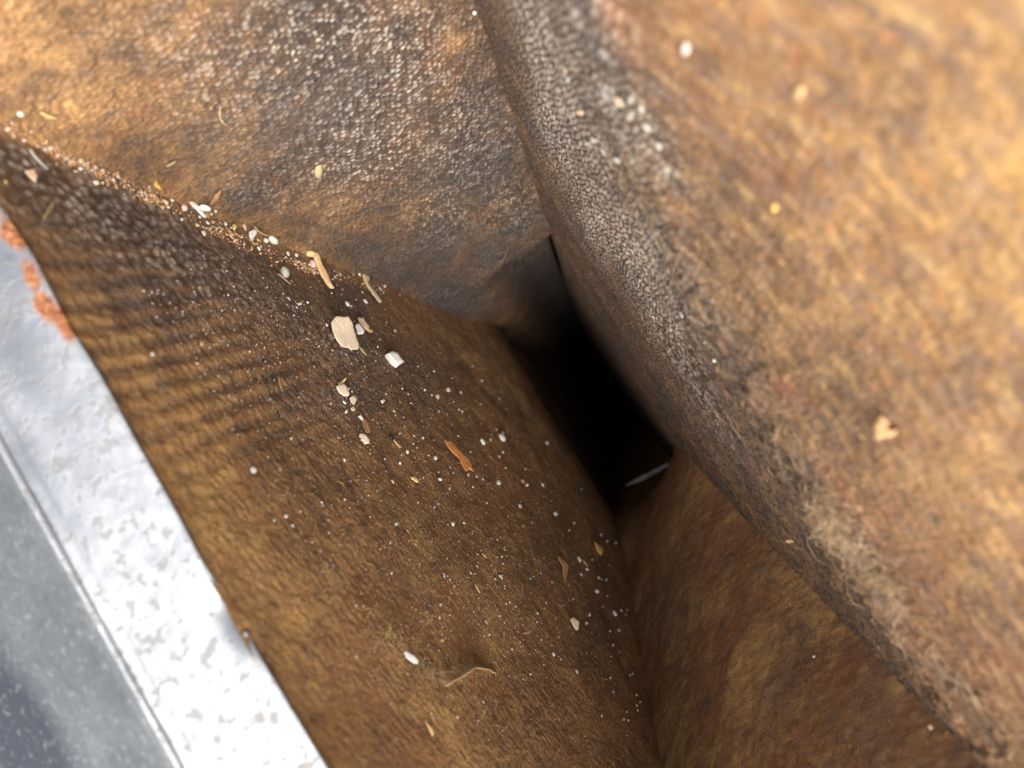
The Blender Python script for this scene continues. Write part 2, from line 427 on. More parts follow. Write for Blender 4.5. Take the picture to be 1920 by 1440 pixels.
def disp_right(P, u, v):
    lump = (fbm(u * .5, v * .35, 71) - .5) * .10 + (fbm(u * 2.1, v * 1.4, 74) - .5) * .05
    w1, w2 = u + .2 * (fbm(u * .9, v * .9, 72) - .5), v + .3 * (fbm(u * .7, v * .7, 73) - .5)
    f1, f2, ci = cells((w1 + .1 * w2) / .105, (w2 - .25 * w1) / .165, 71, .7)
    pil = sstep(.02, .42, f2 - f1) * (.65 + .35 * ci)
    r = ridge(u)
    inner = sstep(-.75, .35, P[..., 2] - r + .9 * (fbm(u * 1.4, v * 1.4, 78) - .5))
    # torn, lifted layer along the fold
    near = np.exp(-((P[..., 2] - r - .15) / .5) ** 2)
    torn = blobs(P, 'right', [(1550, 960, .55, .55, 1), (1680, 1120, .5, .5, .9), (1420, 760, .6, .5, .5), (1290, 520, .7, .5, .45), (1120, 300, .5, .6, .5)])
    lift = torn * (.10 + .16 * fbm(u * 4, v * 4, 77)) * near
    stepd = sstep(.48, .53, fbm(u * 1.7, v * 1.3, 79, 5)) * .075 * np.exp(-((P[..., 2] - r - .3) / 1.3) ** 2)
    f = fbm(u / .055, v / .10, 80, 3)
    row = (.5 + .5 * np.sin((w2 - .04 * w1 + .10 * fbm(u * 2.5, v * 1.2, 81)) * 2 * math.pi / .26))
    tear = sstep(.52, .62, fbm(u * 1.1 + 5, v * .9, 83)) * inner
    up = sstep(1.4, -1.2, u)
    crk = 1 - sstep(0, .05, np.abs(fbm(u * 1.6 + .4 * v, v * 3.2, 87, 4) - .5))
    rough = fbm(u / .10, v / .05, 89, 3)
    h = lump + pil * (.014 + .014 * inner * up) + row * (.004 + .022 * inner * (1 - .6 * up)) - crk * .030 * inner * (1 - .5 * up) + (rough - .5) * .05 * inner * (1 - .7 * up)
    pil = pil * (up + (1 - up) * (1 - inner)) + (1 - up) * inner * sstep(.50, .72, rough + .10 * row)
    h = h + lift + stepd + (f - .5) * (.03 + .02 * near)
    pale = blobs(P, 'right', [(1020, 60, .9, 2.5, 1), (1060, 170, .8, 2.0, 1), (1110, 280, .7, 1.8, .9), (1180, 240, .7, 1.0, .9), (1130, 130, .6, 1.2, .9),
                              (1200, 480, 1.0, 2.6, .9), (1120, 400, .9, 2.6, .9), (1260, 620, .9, 2.2, .8), (1040, 240, .8, 2.4, .9), (1230, 300, .5, .7, .55),
                              (1330, 760, .8, 1.4, .35), (1090, 40, .6, 1.5, .9)])
    ora = (1 - inner) * np.clip(-.30 + .40 * (r - P[..., 2]), -.3, 1.9) * (.7 + .3 * fbm(u, v, 86)) + blobs(P, 'right', [(1600, 1050, .7, .8, .35), (1800, 1250, 2, 1, .15)])  # duller by the fold, rising outward: glow towards the corner painted in
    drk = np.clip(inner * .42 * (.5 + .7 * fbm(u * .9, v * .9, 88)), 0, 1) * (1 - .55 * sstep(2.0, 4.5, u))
    return h, dict(knit=np.clip(pil * (.55 + .45 * inner) + (row - .5) * .40 * (1 - inner) * np.exp(-np.clip(r - P[..., 2], 0, 9) / 1.6) + .12 * (1 - inner), 0, 1), pale=np.clip(pale * (.85 + .8 * fbm(u * 1.3, v * 1.1, 85)), 0, 1), orange=np.clip(ora, -.4, 1.9), dark=drk, redness=(1 - inner) * sstep(.42, .62, fbm(u * .9, v * .7, 93)) * np.clip(.62 - .13 * (r - P[..., 2]), 0, .6), fuzz=(1 - inner) * np.clip(.25 + .22 * (r - P[..., 2]), 0, 1))

def front_axes(u, v):                                 # along and across the drawn-out fibres of that wall
    c1, c2 = hit(1300, 1330, 'front'), hit(1560, 1180, 'front')
    t = np.array([c2[0] - c1[0], (c2[2] - c1[2]) * 1.12]); t /= np.linalg.norm(t)
    return u * t[0] + v * t[1], v * t[0] - u * t[1]

def disp_front(P, u, v):
    u, v = front_axes(u, v)
    lump = (fbm(u * .6, v * .6, 91) - .5) * .16 + (fbm(u * 2, v * 1.2, 94) - .5) * .07
    f = fbm(u / .30, v / .07, 100, 4)
    f1, f2, ci = cells(u / .11, v / .16, 91, .9)
    kn = np.clip(1 - f1 * 1.3, 0, 1) * (.4 + .6 * ci)
    h = lump * .5 + (f - .5) * .026 + kn * .010
    ora = blobs(P, 'front', [(1700, 1300, 2, 1.2, .7), (1500, 1380, 1.6, 1.2, .6), (1350, 1300, 1.5, 1.4, .5), (1560, 1150, .8, 1.2, .6)]) + .95
    drk = blobs(P, 'front', [(1480, 1280, .7, .5, .4), (1640, 1340, .6, .5, .45), (1250, 1120, 1, 1.5, .35)])
    return h, dict(knit=np.clip(kn + .3, 0, 1), pale=zeros(P), orange=ora, dark=drk, fuzz=zeros(P) + .6, redness=sstep(.40, .60, fbm(u * .6, v * 1.3, 97)) * .85)

WALLS = {}
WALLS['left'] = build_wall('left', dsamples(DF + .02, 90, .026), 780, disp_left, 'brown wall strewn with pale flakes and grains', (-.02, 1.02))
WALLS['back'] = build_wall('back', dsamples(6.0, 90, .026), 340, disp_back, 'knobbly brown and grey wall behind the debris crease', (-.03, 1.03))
WALLS['right'] = build_wall('right', dsamples(3.0, 90, .028), 640, disp_right, 'tan wall close to the lens, folded above the dark gap', (-.02, 1.02))
WALLS['front'] = build_wall('front', dsamples(7.0, 90, .040), 260, disp_front, 'smooth brown fibrous wall under the dark gap', (-.03, 1.03))

def build_casing():
    d = np.array([2.9, 4, 5, 7, DF + .2, 10, 12, 14, 16, 18, 20, 24, 30, 40, 60, 89, 90.5]); k = 0.75
    rows = []
    for x in d:
        xx = np.array(min(x, 89.0))
        al, bb, fl, fr, ar = aL(xx), bB(xx), bFL(xx), bFR(xx), aR(xx, 0 * xx)
        rows.append([(-al - k, -bb - 3.6, x), (-al - k, fl + k, x), (ar + k + .4, fr + k, x), (ar + k + .4, -bb - 3.6, x)])
    rows = np.array(rows, float); n = len(d)
    rows[:4, 0:2, 0] = rows[4, 0:2, 0]                 # the casing ends under the metal flange on that side
    rows[:4, 0:2, 2] = DF + .12 + np.arange(4)[:, None] * .001
    co = rows.reshape(-1, 3); q = []
    for i in range(n - 1):
        for j in range(4):
            if i < 4 and j == 0: continue
            q.append((i * 4 + j, i * 4 + (j + 1) % 4, (i + 1) * 4 + (j + 1) % 4, (i + 1) * 4 + j))
    q.append(tuple((n - 1) * 4 + j for j in range(4)))
    me = mesh_np('outer_casing', W(co), np.array(q), smooth=False)
    return link('outer_casing', me, MAT['casing'], slot)
build_casing()

# ---------------------------------------------------------------- galvanised flange along the edge
def metal_material():
    m, nt, N, L, b = nodes('galvanised_steel')
    tc = N.new('ShaderNodeTexCoord'); ob = tc.outputs['Object']
    v = N.new('ShaderNodeTexVoronoi'); v.inputs['Scale'].default_value = 420; L.new(ob, v.inputs['Vector'])
    n1 = noise(nt, 160, 4, .6, ob); n2 = noise(nt, 620, 3, .6, ob); n3 = noise(nt, 1500, 3, .6, ob)
    sp = mixc(nt, v.outputs['Color'], (.30, .315, .33), (.40, .41, .42))
    spots = ramp(nt, mth(nt, 'ADD', mth(nt, 'MULTIPLY', n2, .75), mth(nt, 'MULTIPLY', n1, .25)), [(.535, (0,) * 3), (.585, (1,) * 3)])
    patch = ramp(nt, noise(nt, 38, 4, .6, ob), [(.42, (0,) * 3), (.60, (1,) * 3)])
    sp = mixc(nt, mth(nt, 'MULTIPLY', patch, .35), sp, (.22, .235, .25))
    sp = mixc(nt, mth(nt, 'MULTIPLY', attr(nt, 'dull'), .8), sp, (.15, .165, .185))
    base = mixc(nt, mth(nt, 'MULTIPLY', spots, .65), sp, (.19, .185, .18))
    rust = attr(nt, 'rust')
    rm = mth(nt, 'ADD', mth(nt, 'MULTIPLY', rust, 1.2), mth(nt, 'MULTIPLY', mth(nt, 'SUBTRACT', n1, .55), 1.9))
    rm = ramp(nt, rm, [(.34, (0,) * 3), (.80, (1,) * 3)])
    rc = ramp(nt, n3, [(.34, (.075, .022, .010)), (.50, (.20, .062, .018)), (.70, (.27, .15, .065))])
    L.new(mixc(nt, rm, base, rc), b.inputs['Base Color'])
    L.new(mth(nt, 'MULTIPLY', mth(nt, 'SUBTRACT', 1.0, rm), .72), b.inputs['Metallic'])
    L.new(mth(nt, 'ADD', .40, mth(nt, 'MULTIPLY', mth(nt, 'ADD', n2, spots), .22)), b.inputs['Roughness'])
    bp = N.new('ShaderNodeBump'); bp.inputs['Strength'].default_value = .5; bp.inputs['Distance'].default_value = .0003
    L.new(mth(nt, 'SUBTRACT', n2, mth(nt, 'MULTIPLY', spots, .4)), bp.inputs['Height']); L.new(bp.outputs[0], b.inputs['Normal'])
    return m
ZINC = metal_material()
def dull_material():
    m, nt, N, L, b = nodes('dark_zinc')  # darker grey zinc for the sloping web
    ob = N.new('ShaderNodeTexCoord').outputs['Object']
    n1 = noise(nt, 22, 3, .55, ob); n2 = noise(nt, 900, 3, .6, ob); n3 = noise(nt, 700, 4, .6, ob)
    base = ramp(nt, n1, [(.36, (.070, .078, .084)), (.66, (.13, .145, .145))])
    dk = ramp(nt, mth(nt, 'ADD', attr(nt, 'rust'), mth(nt, 'MULTIPLY', mth(nt, 'SUBTRACT', n1, .5), 1.2)), [(.25, (0,) * 3), (.75, (1,) * 3)])  # on the web this attribute holds the painted dark reflection
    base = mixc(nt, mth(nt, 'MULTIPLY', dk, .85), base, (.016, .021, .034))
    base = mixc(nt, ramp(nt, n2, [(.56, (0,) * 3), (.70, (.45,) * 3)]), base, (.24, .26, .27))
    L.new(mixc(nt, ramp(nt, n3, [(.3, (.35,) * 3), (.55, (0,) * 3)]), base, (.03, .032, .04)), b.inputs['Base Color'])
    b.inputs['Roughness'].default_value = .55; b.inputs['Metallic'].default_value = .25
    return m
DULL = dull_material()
flange = bpy.data.objects.new('metal_flange', None); COL.objects.link(flange)

flange.location = Vector(W((-6, 2, DF)))
tag(flange, 'bright galvanised steel flange with an orange rust patch on its edge', 'metal flange')

EDGE_PX = [(-260, -90), (-90, 225), (0, 390), (60, 480), (127, 610), (187, 707), (260, 843), (327, 960), (375, 1050), (413, 1120),
           (430, 1160), (477, 1223), (540, 1325), (610, 1440), (760, 1700), (960, 2040)]
def at_depth(px, py, d):
    r = ray(px, py); return r / r[2] * d
edge = np.array([at_depth(x, y, DF) for x, y in EDGE_PX])
fold_a = np.mean([at_depth(60, 960, DF)[0], at_depth(350, 1440, DF)[0]])
nb = 420
bb_ = np.linspace(-7.6, 13.0, nb)
ea = np.interp(bb_, edge[:, 1], edge[:, 0])
ker = np.hanning(9); ker /= ker.sum()
ea = np.convolve(np.pad(ea, 4, 'edge'), ker, 'valid')
prof = []                                              # from under the edge, over the plate, the bead, and down the web
for t in np.linspace(0, 1, 60): prof.append(('plate', t))
def plate_grid():
    t = np.linspace(0, 1, 80)
    Bq, Tq = np.meshgrid(bb_, t, indexing='ij'); Eq = np.repeat(ea[:, None], len(t), 1)
    a = Eq * (1 - Tq) + (fold_a + .05) * Tq
    d = np.full_like(a, DF)
    d += .05 * (fbm(Bq * .9, a * .9, 201) - .5) + .02 * (fbm(Bq * 3, a * 3, 203) - .5)
    c = at_depth(445, 1150, DF)
    d += .24 * np.exp(-((a - c[0]) / .28) ** 2 - ((Bq - c[1]) / .40) ** 2)           # the knock in the edge
    d += .03 * np.exp(-(Tq / .03) ** 2)                                             # the edge rolls over
    d += .018 * np.exp(-((Tq - .91) / .04) ** 2)                                     # slight groove beside the fold
    P = np.stack([a, Bq, d], -1)
    poly = [at_depth(x, y, DF) for x, y in ((25, 440), (60, 520), (85, 575), (120, 605))]
    rust = np.zeros_like(a)
    for q, s in zip(poly, (.17, .17, .16, .15)):
        rust = np.maximum(rust, np.exp(-((a - q[0]) / s) ** 2 - ((Bq - q[1]) / .30) ** 2))
    dull = np.zeros_like(a)  # greyer reflection and the dent's shading, painted into the plate colour
    for x, y, sa, sb in ((20, 640, .5, 1.3), (40, 860, .35, .9), (445, 1165, .30, .42), (0, 500, .8, .8)):
        q = at_depth(x, y, DF); dull = np.maximum(dull, np.exp(-((a - q[0]) / sa) ** 2 - ((Bq - q[1]) / sb) ** 2))
    return P, rust, dull
def grid_obj(name, P, mat, parent, at=None, thick=.09, flip=False):
    n0, n1 = P.shape[:2]
    du = np.gradient(P, axis=0); dv = np.gradient(P, axis=1)
    nr = np.cross(du, dv); nr /= np.linalg.norm(nr, axis=-1, keepdims=True)
    if nr[n0 // 2, n1 // 2, 2] < 0: nr = -nr            # nr points down, away from the lens
    co = np.concatenate([P.reshape(-1, 3), (P + nr * thick).reshape(-1, 3)])
    i = np.arange(n0 * n1).reshape(n0, n1); o = n0 * n1
    q = np.stack([i[:-1, :-1], i[:-1, 1:], i[1:, 1:], i[1:, :-1]], -1).reshape(-1, 4)
    qs = [q, q[:, ::-1] + o]
    for A, B in ((i[0], 1), (i[-1], -1), (i[:, 0], -1), (i[:, -1], 1)):
        e = np.stack([A[:-1], A[1:], A[1:] + o, A[:-1] + o], -1)
        qs.append(e if B < 0 else e[:, ::-1])
    me = mesh_np(name, W(co), np.concatenate(qs))
    if at is not None:
        x = me.attributes.new('rust', 'FLOAT', 'POINT'); x.data.foreach_set('value', np.concatenate([at.ravel()] * 2).astype(np.float32))
    return link(name, me, mat, parent)
PP, RU, DU = plate_grid()
_pl = grid_obj('flange_plate', PP, ZINC, flange, RU)
_at = _pl.data.attributes.new('dull', 'FLOAT', 'POINT'); _at.data.foreach_set('value', np.concatenate([DU.ravel()] * 2).astype(np.float32))
th = np.linspace(-.35, math.pi * .9, 14)
Bq, Tq = np.meshgrid(bb_[::2], th, indexing='ij')
wob = .012 * (fbm(Bq * 6, Tq, 211) - .5)
grid_obj('folded_bead', np.stack([fold_a + (.065 + wob) * np.cos(Tq), Bq, DF + .03 - (.085 + wob) * np.sin(Tq)], -1), ZINC, flange, thick=.02)
t = np.linspace(0, 1, 50)
Bq, Tq = np.meshgrid(bb_[::2], t, indexing='ij')
wa = fold_a - .06 - 9.0 * Tq
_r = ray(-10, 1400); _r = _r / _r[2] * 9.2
web_dark = np.exp(-((wa - _r[0]) / 1.0) ** 2 - ((Bq - _r[1]) / 1.9) ** 2)  # dark blue reflection painted onto the web's outer corner
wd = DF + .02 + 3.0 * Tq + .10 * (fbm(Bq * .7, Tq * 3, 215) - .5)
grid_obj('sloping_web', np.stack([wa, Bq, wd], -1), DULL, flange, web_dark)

# ---------------------------------------------------------------- debris
bpy.context.view_layer.update()
def place(px, py):                                    # the point of the finished, uneven walls seen there, and which wall it is
    dw = Vector(Wdir(ray(px, py))).normalized(); best = (1e9, None, None)
    for k, o in WALLS.items():
        ok, loc, _, _ = o.ray_cast(Vector(OFF), dw, distance=1.2)
        if ok:
            r_ = (loc - Vector(OFF)).length
            if r_ < best[0]: best = (r_, loc, k)
    if best[1] is None: return hit(px, py, 'left'), 'left'
    return (np.array(best[1]) - OFF) * 100 @ S2W, best[2]
def flat(name, pts, wall, mat, label, cat, lift=.02, thick=.05, curl=0.0, tilt=0.0, origin=(0, 0), z=1.0, group=None, dome=0.0, prop=.30):
    """A flake or sliver: its outline on the wall, a real thickness, slightly dished and lifted."""
    px = np.array([(origin[0] + x / z, origin[1] + y / z) for x, y in pts])
    c2 = px.mean(0); c, wall = place(*c2); nw = wall_normal(c, wall)
    n = nw * (1 - prop) + np.array([-.25, .05, -1]) * prop; n /= np.linalg.norm(n)
    pl = []
    for x, y in px:                                    # on the wall's tangent plane
        r = ray(x, y); t = (c @ n) / (r @ n); pl.append(r * t)
    pl = np.array(pl)
    for _ in range(60):                                # slid out until it clears the wall's surface
        if min(INSIDE[wall](*q_) for q_ in pl) > .02: break
        pl = pl * .996; c = c * .996
    # rounded, slightly ragged outline
    k = len(pl); dense = []
    for i in range(k):
        p, q = pl[i], pl[(i + 1) % k]; L_ = np.linalg.norm(q - p)
        for j in range(4):
            s = j / 4; w = p * (1 - s) + q * s
            if j: w = w + (rng.random(3) - .5) * L_ * .05
            dense.append(w)
    dense = np.array(dense); m = len(dense); cc = dense.mean(0)
    far = np.linalg.norm(dense - cc, axis=1).max()
    ax = dense[np.argmax(np.linalg.norm(dense - cc, axis=1))] - cc; ax /= np.linalg.norm(ax)
    def hgt(p):
        s = (p - cc) @ ax / far; r2 = np.sum((p - cc) ** 2, -1) / far ** 2
        return lift + curl * s * s * far + tilt * s * far - dome * r2 * far
    th_ = thick * .55; rings = []
    for sc_, up in ((1.0, 0.0), (1.0, .7), (.93, 1.0), (.5, 1.0), ):
        w = cc + (dense - cc) * sc_
        rings.append(w + n * (hgt(w) + th_ * up)[:, None])
    bot = cc + n * hgt(cc); top = cc + n * (hgt(cc) + th_)
    co = np.concatenate(rings + [bot[None], top[None]]); q = []; tr = []
    for r_ in range(3):
        for i in range(m):
            j = (i + 1) % m; q.append((r_ * m + i, r_ * m + j, (r_ + 1) * m + j, (r_ + 1) * m + i))
    for i in range(m):
        j = (i + 1) % m; tr.append((3 * m + i, 3 * m + j, 4 * m + 1)); tr.append((j, i, 4 * m))
    cw = W(cc)
    me = mesh_np(name, W(co) - cw, np.array(q), np.array(tr), smooth=False)
    me.polygons.foreach_set('use_smooth', np.array([False] * m + [True] * (len(me.polygons) - m)))
    o = bpy.data.objects.new(name, me); COL.objects.link(o); o.location = Vector(cw); me.materials.append(MAT[mat])
    return tag(o, label, cat, group)

GRAIN = []
def grain_mesh(k, sub=2, rough=.16):
    bm = bmesh.new(); bmesh.ops.create_icosphere(bm, subdivisions=sub, radius=1)
    r = random.Random(k); ph = [Vector((r.gauss(0, 1), r.gauss(0, 1), r.gauss(0, 1))) for _ in range(5)]
    for v in bm.verts:
        s = sum(math.sin(v.co.dot(p) * 1.7 + i) for i, p in enumerate(ph)) / 5
        v.co *= 1 + s * rough + r.uniform(-.05, .05)
    me = bpy.data.meshes.new('grain'); bm.to_mesh(me); bm.free()
    for p in me.polygons: p.use_smooth = k % 2 == 0
    return me
for k in range(6): GRAIN.append(grain_mesh(k))
_gm = {}
def basis_on(c, n, px, py, ang):
    """Frame on the wall: x along the picture direction ang, as it lies on the wall; z off the wall."""
    r2 = ray(px + 8 * math.cos(ang), py + 8 * math.sin(ang)); t = (c @ n) / (r2 @ n)
    x = r2 * t - c; fx = np.linalg.norm(x) / 8; x /= np.linalg.norm(x); y = np.cross(n, x)
    return x, y, fx

def grain(name, px, py, w, h, ang, wall, mat, label, cat, group=None, k=None, hz=.75):
    """A small rounded lump: w x h is its apparent size, ang its lean."""
    c, wall = place(px, py); n = wall_normal(c, wall); scale = c[2] / F
    key = (random.randrange(6) if k is None else k, mat)
    if key not in _gm:
        me = GRAIN[key[0]].copy(); me.materials.append(MAT[mat]); _gm[key] = me
    a = w * scale / 2; b = h * scale / 2
    view = -c / np.linalg.norm(c)
    zax = n * .55 + view * .45; zax /= np.linalg.norm(zax)
    r2 = ray(px + math.cos(ang), py + math.sin(ang)) - ray(px, py)
    x = r2 - (r2 @ zax) * zax; x /= np.linalg.norm(x); y = np.cross(zax, x)
    zr = min(a, b) * hz
    Mx = Matrix.Identity(4); cw = W(c + n * (zr * .6))
    for i in range(3):
        Mx[i][0] = Wdir(x)[i] * a * .01; Mx[i][1] = Wdir(y)[i] * b * .01; Mx[i][2] = Wdir(zax)[i] * zr * .01; Mx[i][3] = cw[i]
    o = bpy.data.objects.new(name, _gm[key]); COL.objects.link(o); o.matrix_world = Mx
    return tag(o, label, cat, group)

def stick(name, px0, px1, width, wall, mat, label, cat, lift=(.04, .06), bend=.0, taper=.6, sides=6, group=None, parent=None):
    """A splinter or straw between two places on a wall."""
    p0, p1 = place(*px0)[0], place(*px1)[0]
    n = wall_normal((p0 + p1) / 2, wall); r = width * ((p0 + p1)[2] / 2) / F / 2
    p0 = p0 + n * (lift[0] + r); p1 = p1 + n * (lift[1] + r)
    ax = p1 - p0; L_ = np.linalg.norm(ax); ax /= L_; s1 = np.cross(ax, n); s1 /= np.linalg.norm(s1)
    co = []; m = 9
    for i in range(m):
        t = i / (m - 1); c = p0 + ax * L_ * t + s1 * bend * L_ * math.sin(math.pi * t) + n * .08 * L_ * bend * t
        rr = r * (1 - taper * abs(t - .35) ** 1.5) * (1 + .16 * (rng.random() - .5))
        if i in (0, m - 1): rr *= .55
        for j in range(sides):
            an = 2 * math.pi * j / sides
            co.append(c + (s1 * math.cos(an) + n * .6 * math.sin(an)) * rr)
    q = [(i * sides + j, i * sides + (j + 1) % sides, (i + 1) * sides + (j + 1) % sides, (i + 1) * sides + j) for i in range(m - 1) for j in range(sides)]
    co += [p0, p1]; e = m * sides
    tr = [(j, e, (j + 1) % sides) for j in range(sides)] + [((m - 1) * sides + (j + 1) % sides, e + 1, (m - 1) * sides + j) for j in range(sides)]
    cw = W((p0 + p1) / 2)
    me = mesh_np(name, W(np.array(co)) - cw, np.array(q), np.array(tr), smooth=False)
    o = bpy.data.objects.new(name, me); COL.objects.link(o); o.location = Vector(cw); me.materials.append(MAT[mat])
    return tag(o, label, cat, group)

Z3, Z4, Z5, Z2, Z7, Z8 = (dict(origin=o, z=6.0) for o in ((500, 440), (560, 560), (640, 680), (240, 280), (1000, 960), (680, 1140)))
# --- on the debris-strewn wall
flat('paint_flake', [(710, 1000), (760, 940), (850, 950), (890, 945), (940, 1010), (970, 1110), (1025, 1260), (1010, 1305), (960, 1310), (930, 1322), (900, 1290), (820, 1280), (770, 1200), (730, 1100)],
     'left', 'cream', 'large cream paint flake, the biggest flake on the sloping wall', 'paint flake', .05, .05, .10, **Z3)
flat('paint_flake', [(1010, 950), (1070, 950), (1100, 1000), (1140, 1040), (1135, 1110), (1080, 1060), (1030, 1000)],
     'left', 'beige', 'narrow beige paint flake just right of the largest cream flake', 'paint flake', .05, .04, .1, **Z3)
flat('paint_chip', [(1005, 1010), (1035, 1015), (1090, 1090), (1075, 1125), (1020, 1130), (990, 1040)],
     'left', 'white', 'white triangular chip between the large cream flake and narrow beige flake', 'paint chip', .03, .06, **Z3)
flat('husk_bit', [(1145, 1075), (1185, 1080), (1180, 1105), (1160, 1112), (1140, 1105)], 'left', 'yellow',
     'tiny ochre husk bit at the lower tip of the narrow beige flake', 'husk', .03, .05, **Z3)
flat('stone_shard', [(965, 645), (1010, 620), (1075, 635), (1150, 740), (1090, 780), (1020, 730)], 'left', 'white',
     'white faceted block-like shard lying right of the large cream flake', 'stone shard', .0, .30, **Z4)
flat('fibre_sliver', [(668, 548), (720, 570), (735, 610), (760, 650), (705, 610)], 'left', 'greenstraw',
     'thin olive tan sliver sticking out below the large cream flake', 'sliver', .03, .03, **Z4)
flat('paint_flake', [(405, 1005), (430, 985), (495, 970), (530, 1010), (555, 1090), (540, 1110), (500, 1110), (440, 1070)], 'left', 'cream',
     'rounded triangular cream flake below a curved tan sliver', 'paint flake', .04, .05, .08, **Z4)
flat('bark_sliver', [(420, 972), (470, 945), (508, 905), (516, 920), (487, 965), (440, 988)], 'left', 'straw',
     'curved tan sliver touching the top of the rounded triangular cream flake', 'sliver', .04, .03, .3, **Z4)
flat('paint_flake', [(560, 1130), (590, 1105), (620, 1110), (635, 1150), (620, 1190), (605, 1215), (590, 1190), (570, 1170)], 'left', 'cream',
     'small keyhole shaped cream flake under the rounded triangular flake', 'paint flake', .04, .05, **Z4)
flat('paint_flake', [(575, 1245), (600, 1220), (625, 1240), (620, 1270), (590, 1272)], 'left', 'beige',
     'small tan rounded flake tucked below the keyhole shaped flake', 'paint flake', .03, .04, **Z4)
flat('paint_chip', [(485, 1160), (505, 1165), (522, 1185), (518, 1197), (500, 1185)], 'left', 'white',
     'tiny white pointed chip left of the keyhole shaped flake', 'paint chip', .03, .05, **Z4)
flat('paint_chip', [(508, 1282), (525, 1260), (542, 1285), (520, 1302)], 'left', 'white',
     'tiny white square chip left of the small tan rounded flake', 'paint chip', .03, .05, **Z4)
flat('paint_chip', [(655, 1335), (680, 1320), (705, 1350), (702, 1378), (680, 1362)], 'left', 'white',
     'white bent chip at the upper end of a flat brown bark strip', 'paint chip', .04, .06, **Z4)
flat('bark_strip', [(215, 590), (250, 630), (290, 680), (322, 790), (280, 800), (235, 720)], 'left', 'husk',
     'flat brown bark strip above the serrated cream flake', 'bark strip', .02, .03, **Z5)
flat('paint_flake', [(190, 815), (215, 805), (265, 825), (300, 880), (295, 920), (250, 927), (225, 890), (200, 880), (212, 860), (188, 850)], 'left', 'cream',
     'cream flake with a serrated left edge below the brown bark strip', 'paint flake', .04, .05, **Z5)
grain('bead', 731.5, 820, 9, 9, 0, 'left', 'black', 'tiny round black bead among the pale specks', 'bead', k=0)
flat('splinter', [(573, 880), (600, 890), (657, 955), (650, 968), (600, 922)], 'left', 'tan',
     'short orange tan splinter just below the black bead', 'splinter', .03, .05, **Z5)
flat('dry_leaf', [(1100, 908), (1200, 905), (1260, 945), (1330, 1010), (1370, 1060), (1410, 1090), (1430, 1160), (1450, 1250), (1410, 1218), (1372, 1240), (1340, 1170), (1300, 1080), (1230, 1030), (1160, 970)],
     'left', 'leaf', 'curved orange brown dry leaf fragment on the sloping wall', 'dry leaf', .06, .04, .25, **Z5)
flat('paint_chip', [(432, 437), (470, 418), (482, 440), (462, 455), (456, 470), (440, 455)], 'left', 'cream',
     'small cream chip alone right of the keyhole shaped flake', 'paint chip', .03, .04, **Z5)
flat('paint_chip', [(768, 1298), (800, 1295), (852, 1325), (850, 1358), (815, 1345)], 'left', 'straw',
     'small khaki tan chip left of an oblong white chip, below the dry leaf', 'paint chip', .03, .05, **Z5)
grain('stone_grain', 824, 899.5, 9, 6, .0, 'left', 'white', 'oblong white chip right of a khaki tan chip', 'stone grain')
flat('paint_chip', [(550, 1330), (565, 1328), (583, 1362), (572, 1370)], 'left', 'beige', 'thin pinkish beige chip left of the khaki tan chip', 'paint chip', .03, .05, **Z5)
grain('pebble', 531, 512, 17, 25, -.25, 'left', 'greystone', 'smooth grey beige oval pebble beside a fine straw', 'pebble', k=0, hz=.9)
stick('straw', (518, 516), (541, 538), 3.4, 'left', 'greywood', 'fine pale straw touching the grey beige oval pebble', 'straw')
flat('wood_splinter', [(485, 235), (545, 240), (600, 370), (650, 450), (690, 560), (718, 640), (690, 635), (650, 590), (600, 500), (545, 380), (500, 290)],
     'left', 'wood', 'large pale wood splinter sticking out of the debris crease', 'wood splinter', .08, .10, .1, **Z3)
grain('seed_husk', 582, 473, 20, 13, .3, 'left', 'straw', 'brown rounded husk capping the large pale splinter', 'husk', k=0)
grain('pebble', 584, 496, 15, 17, .3, 'left', 'pinkstone', 'dull pink stone half hidden behind the large pale splinter', 'pebble', k=2)
flat('wood_splinter', [(1055, 470), (1080, 460), (1105, 480), (1122, 475), (1132, 500), (1130, 560), (1180, 640), (1268, 780), (1240, 797), (1150, 650), (1090, 560)],
     'left', 'greywood', 'slender weathered splinter with a knob, right of the large pale splinter', 'wood splinter', .06, .08, .1, **Z3)
grain('stone_grain', 673.5, 513, 4, 9, -.4, 'left', 'white', 'white grain at the upper tip of the slender weathered splinter', 'stone grain')
grain('stone_grain', 650, 570.5, 8, 12, -.6, 'left', 'white', 'white oval grain above the large cream flake', 'stone grain', k=0)
grain('stone_grain', 684.5, 566, 6, 11, -.7, 'left', 'white', 'white oblong grain left of the slender splinter tip', 'stone grain', k=2)
grain('stone_grain', 541.5, 560.5, 4, 7, -.4, 'left', 'white', 'small white chip below the fine pale straw', 'stone grain')
flat('paint_chip', [(322, 788), (360, 775), (385, 768), (388, 785), (380, 802), (350, 793)], 'left', 'beige', 'small beige arrow shaped chip above the large cream flake', 'paint chip', .03, .04, **Z3)
grain('stone_grain', 576, 567.5, 6, 6, 0, 'left', 'stone', 'round ivory grain right of the beige arrow shaped chip', 'stone grain')
grain('stone_grain', 819, 744.5, 8, 11, .3, 'left', 'white', 'bright white oval grain above and left of the dark gap', 'stone grain', k=0)
grain('stone_grain', 838.5, 731.5, 9, 9, .6, 'left', 'pinkstone', 'dim pinkish grain just above the bright white oval grain', 'stone grain', k=2)
grain('stone_grain', 903.5, 828.5, 8, 14, -.5, 'left', 'white', 'white rice-like grain right of the dry leaf', 'stone grain', k=0)
grain('stone_grain', 939.5, 822, 12, 17, -.6, 'left', 'stone', 'large white pebble-like grain with a grey bit on top', 'stone grain', k=2)
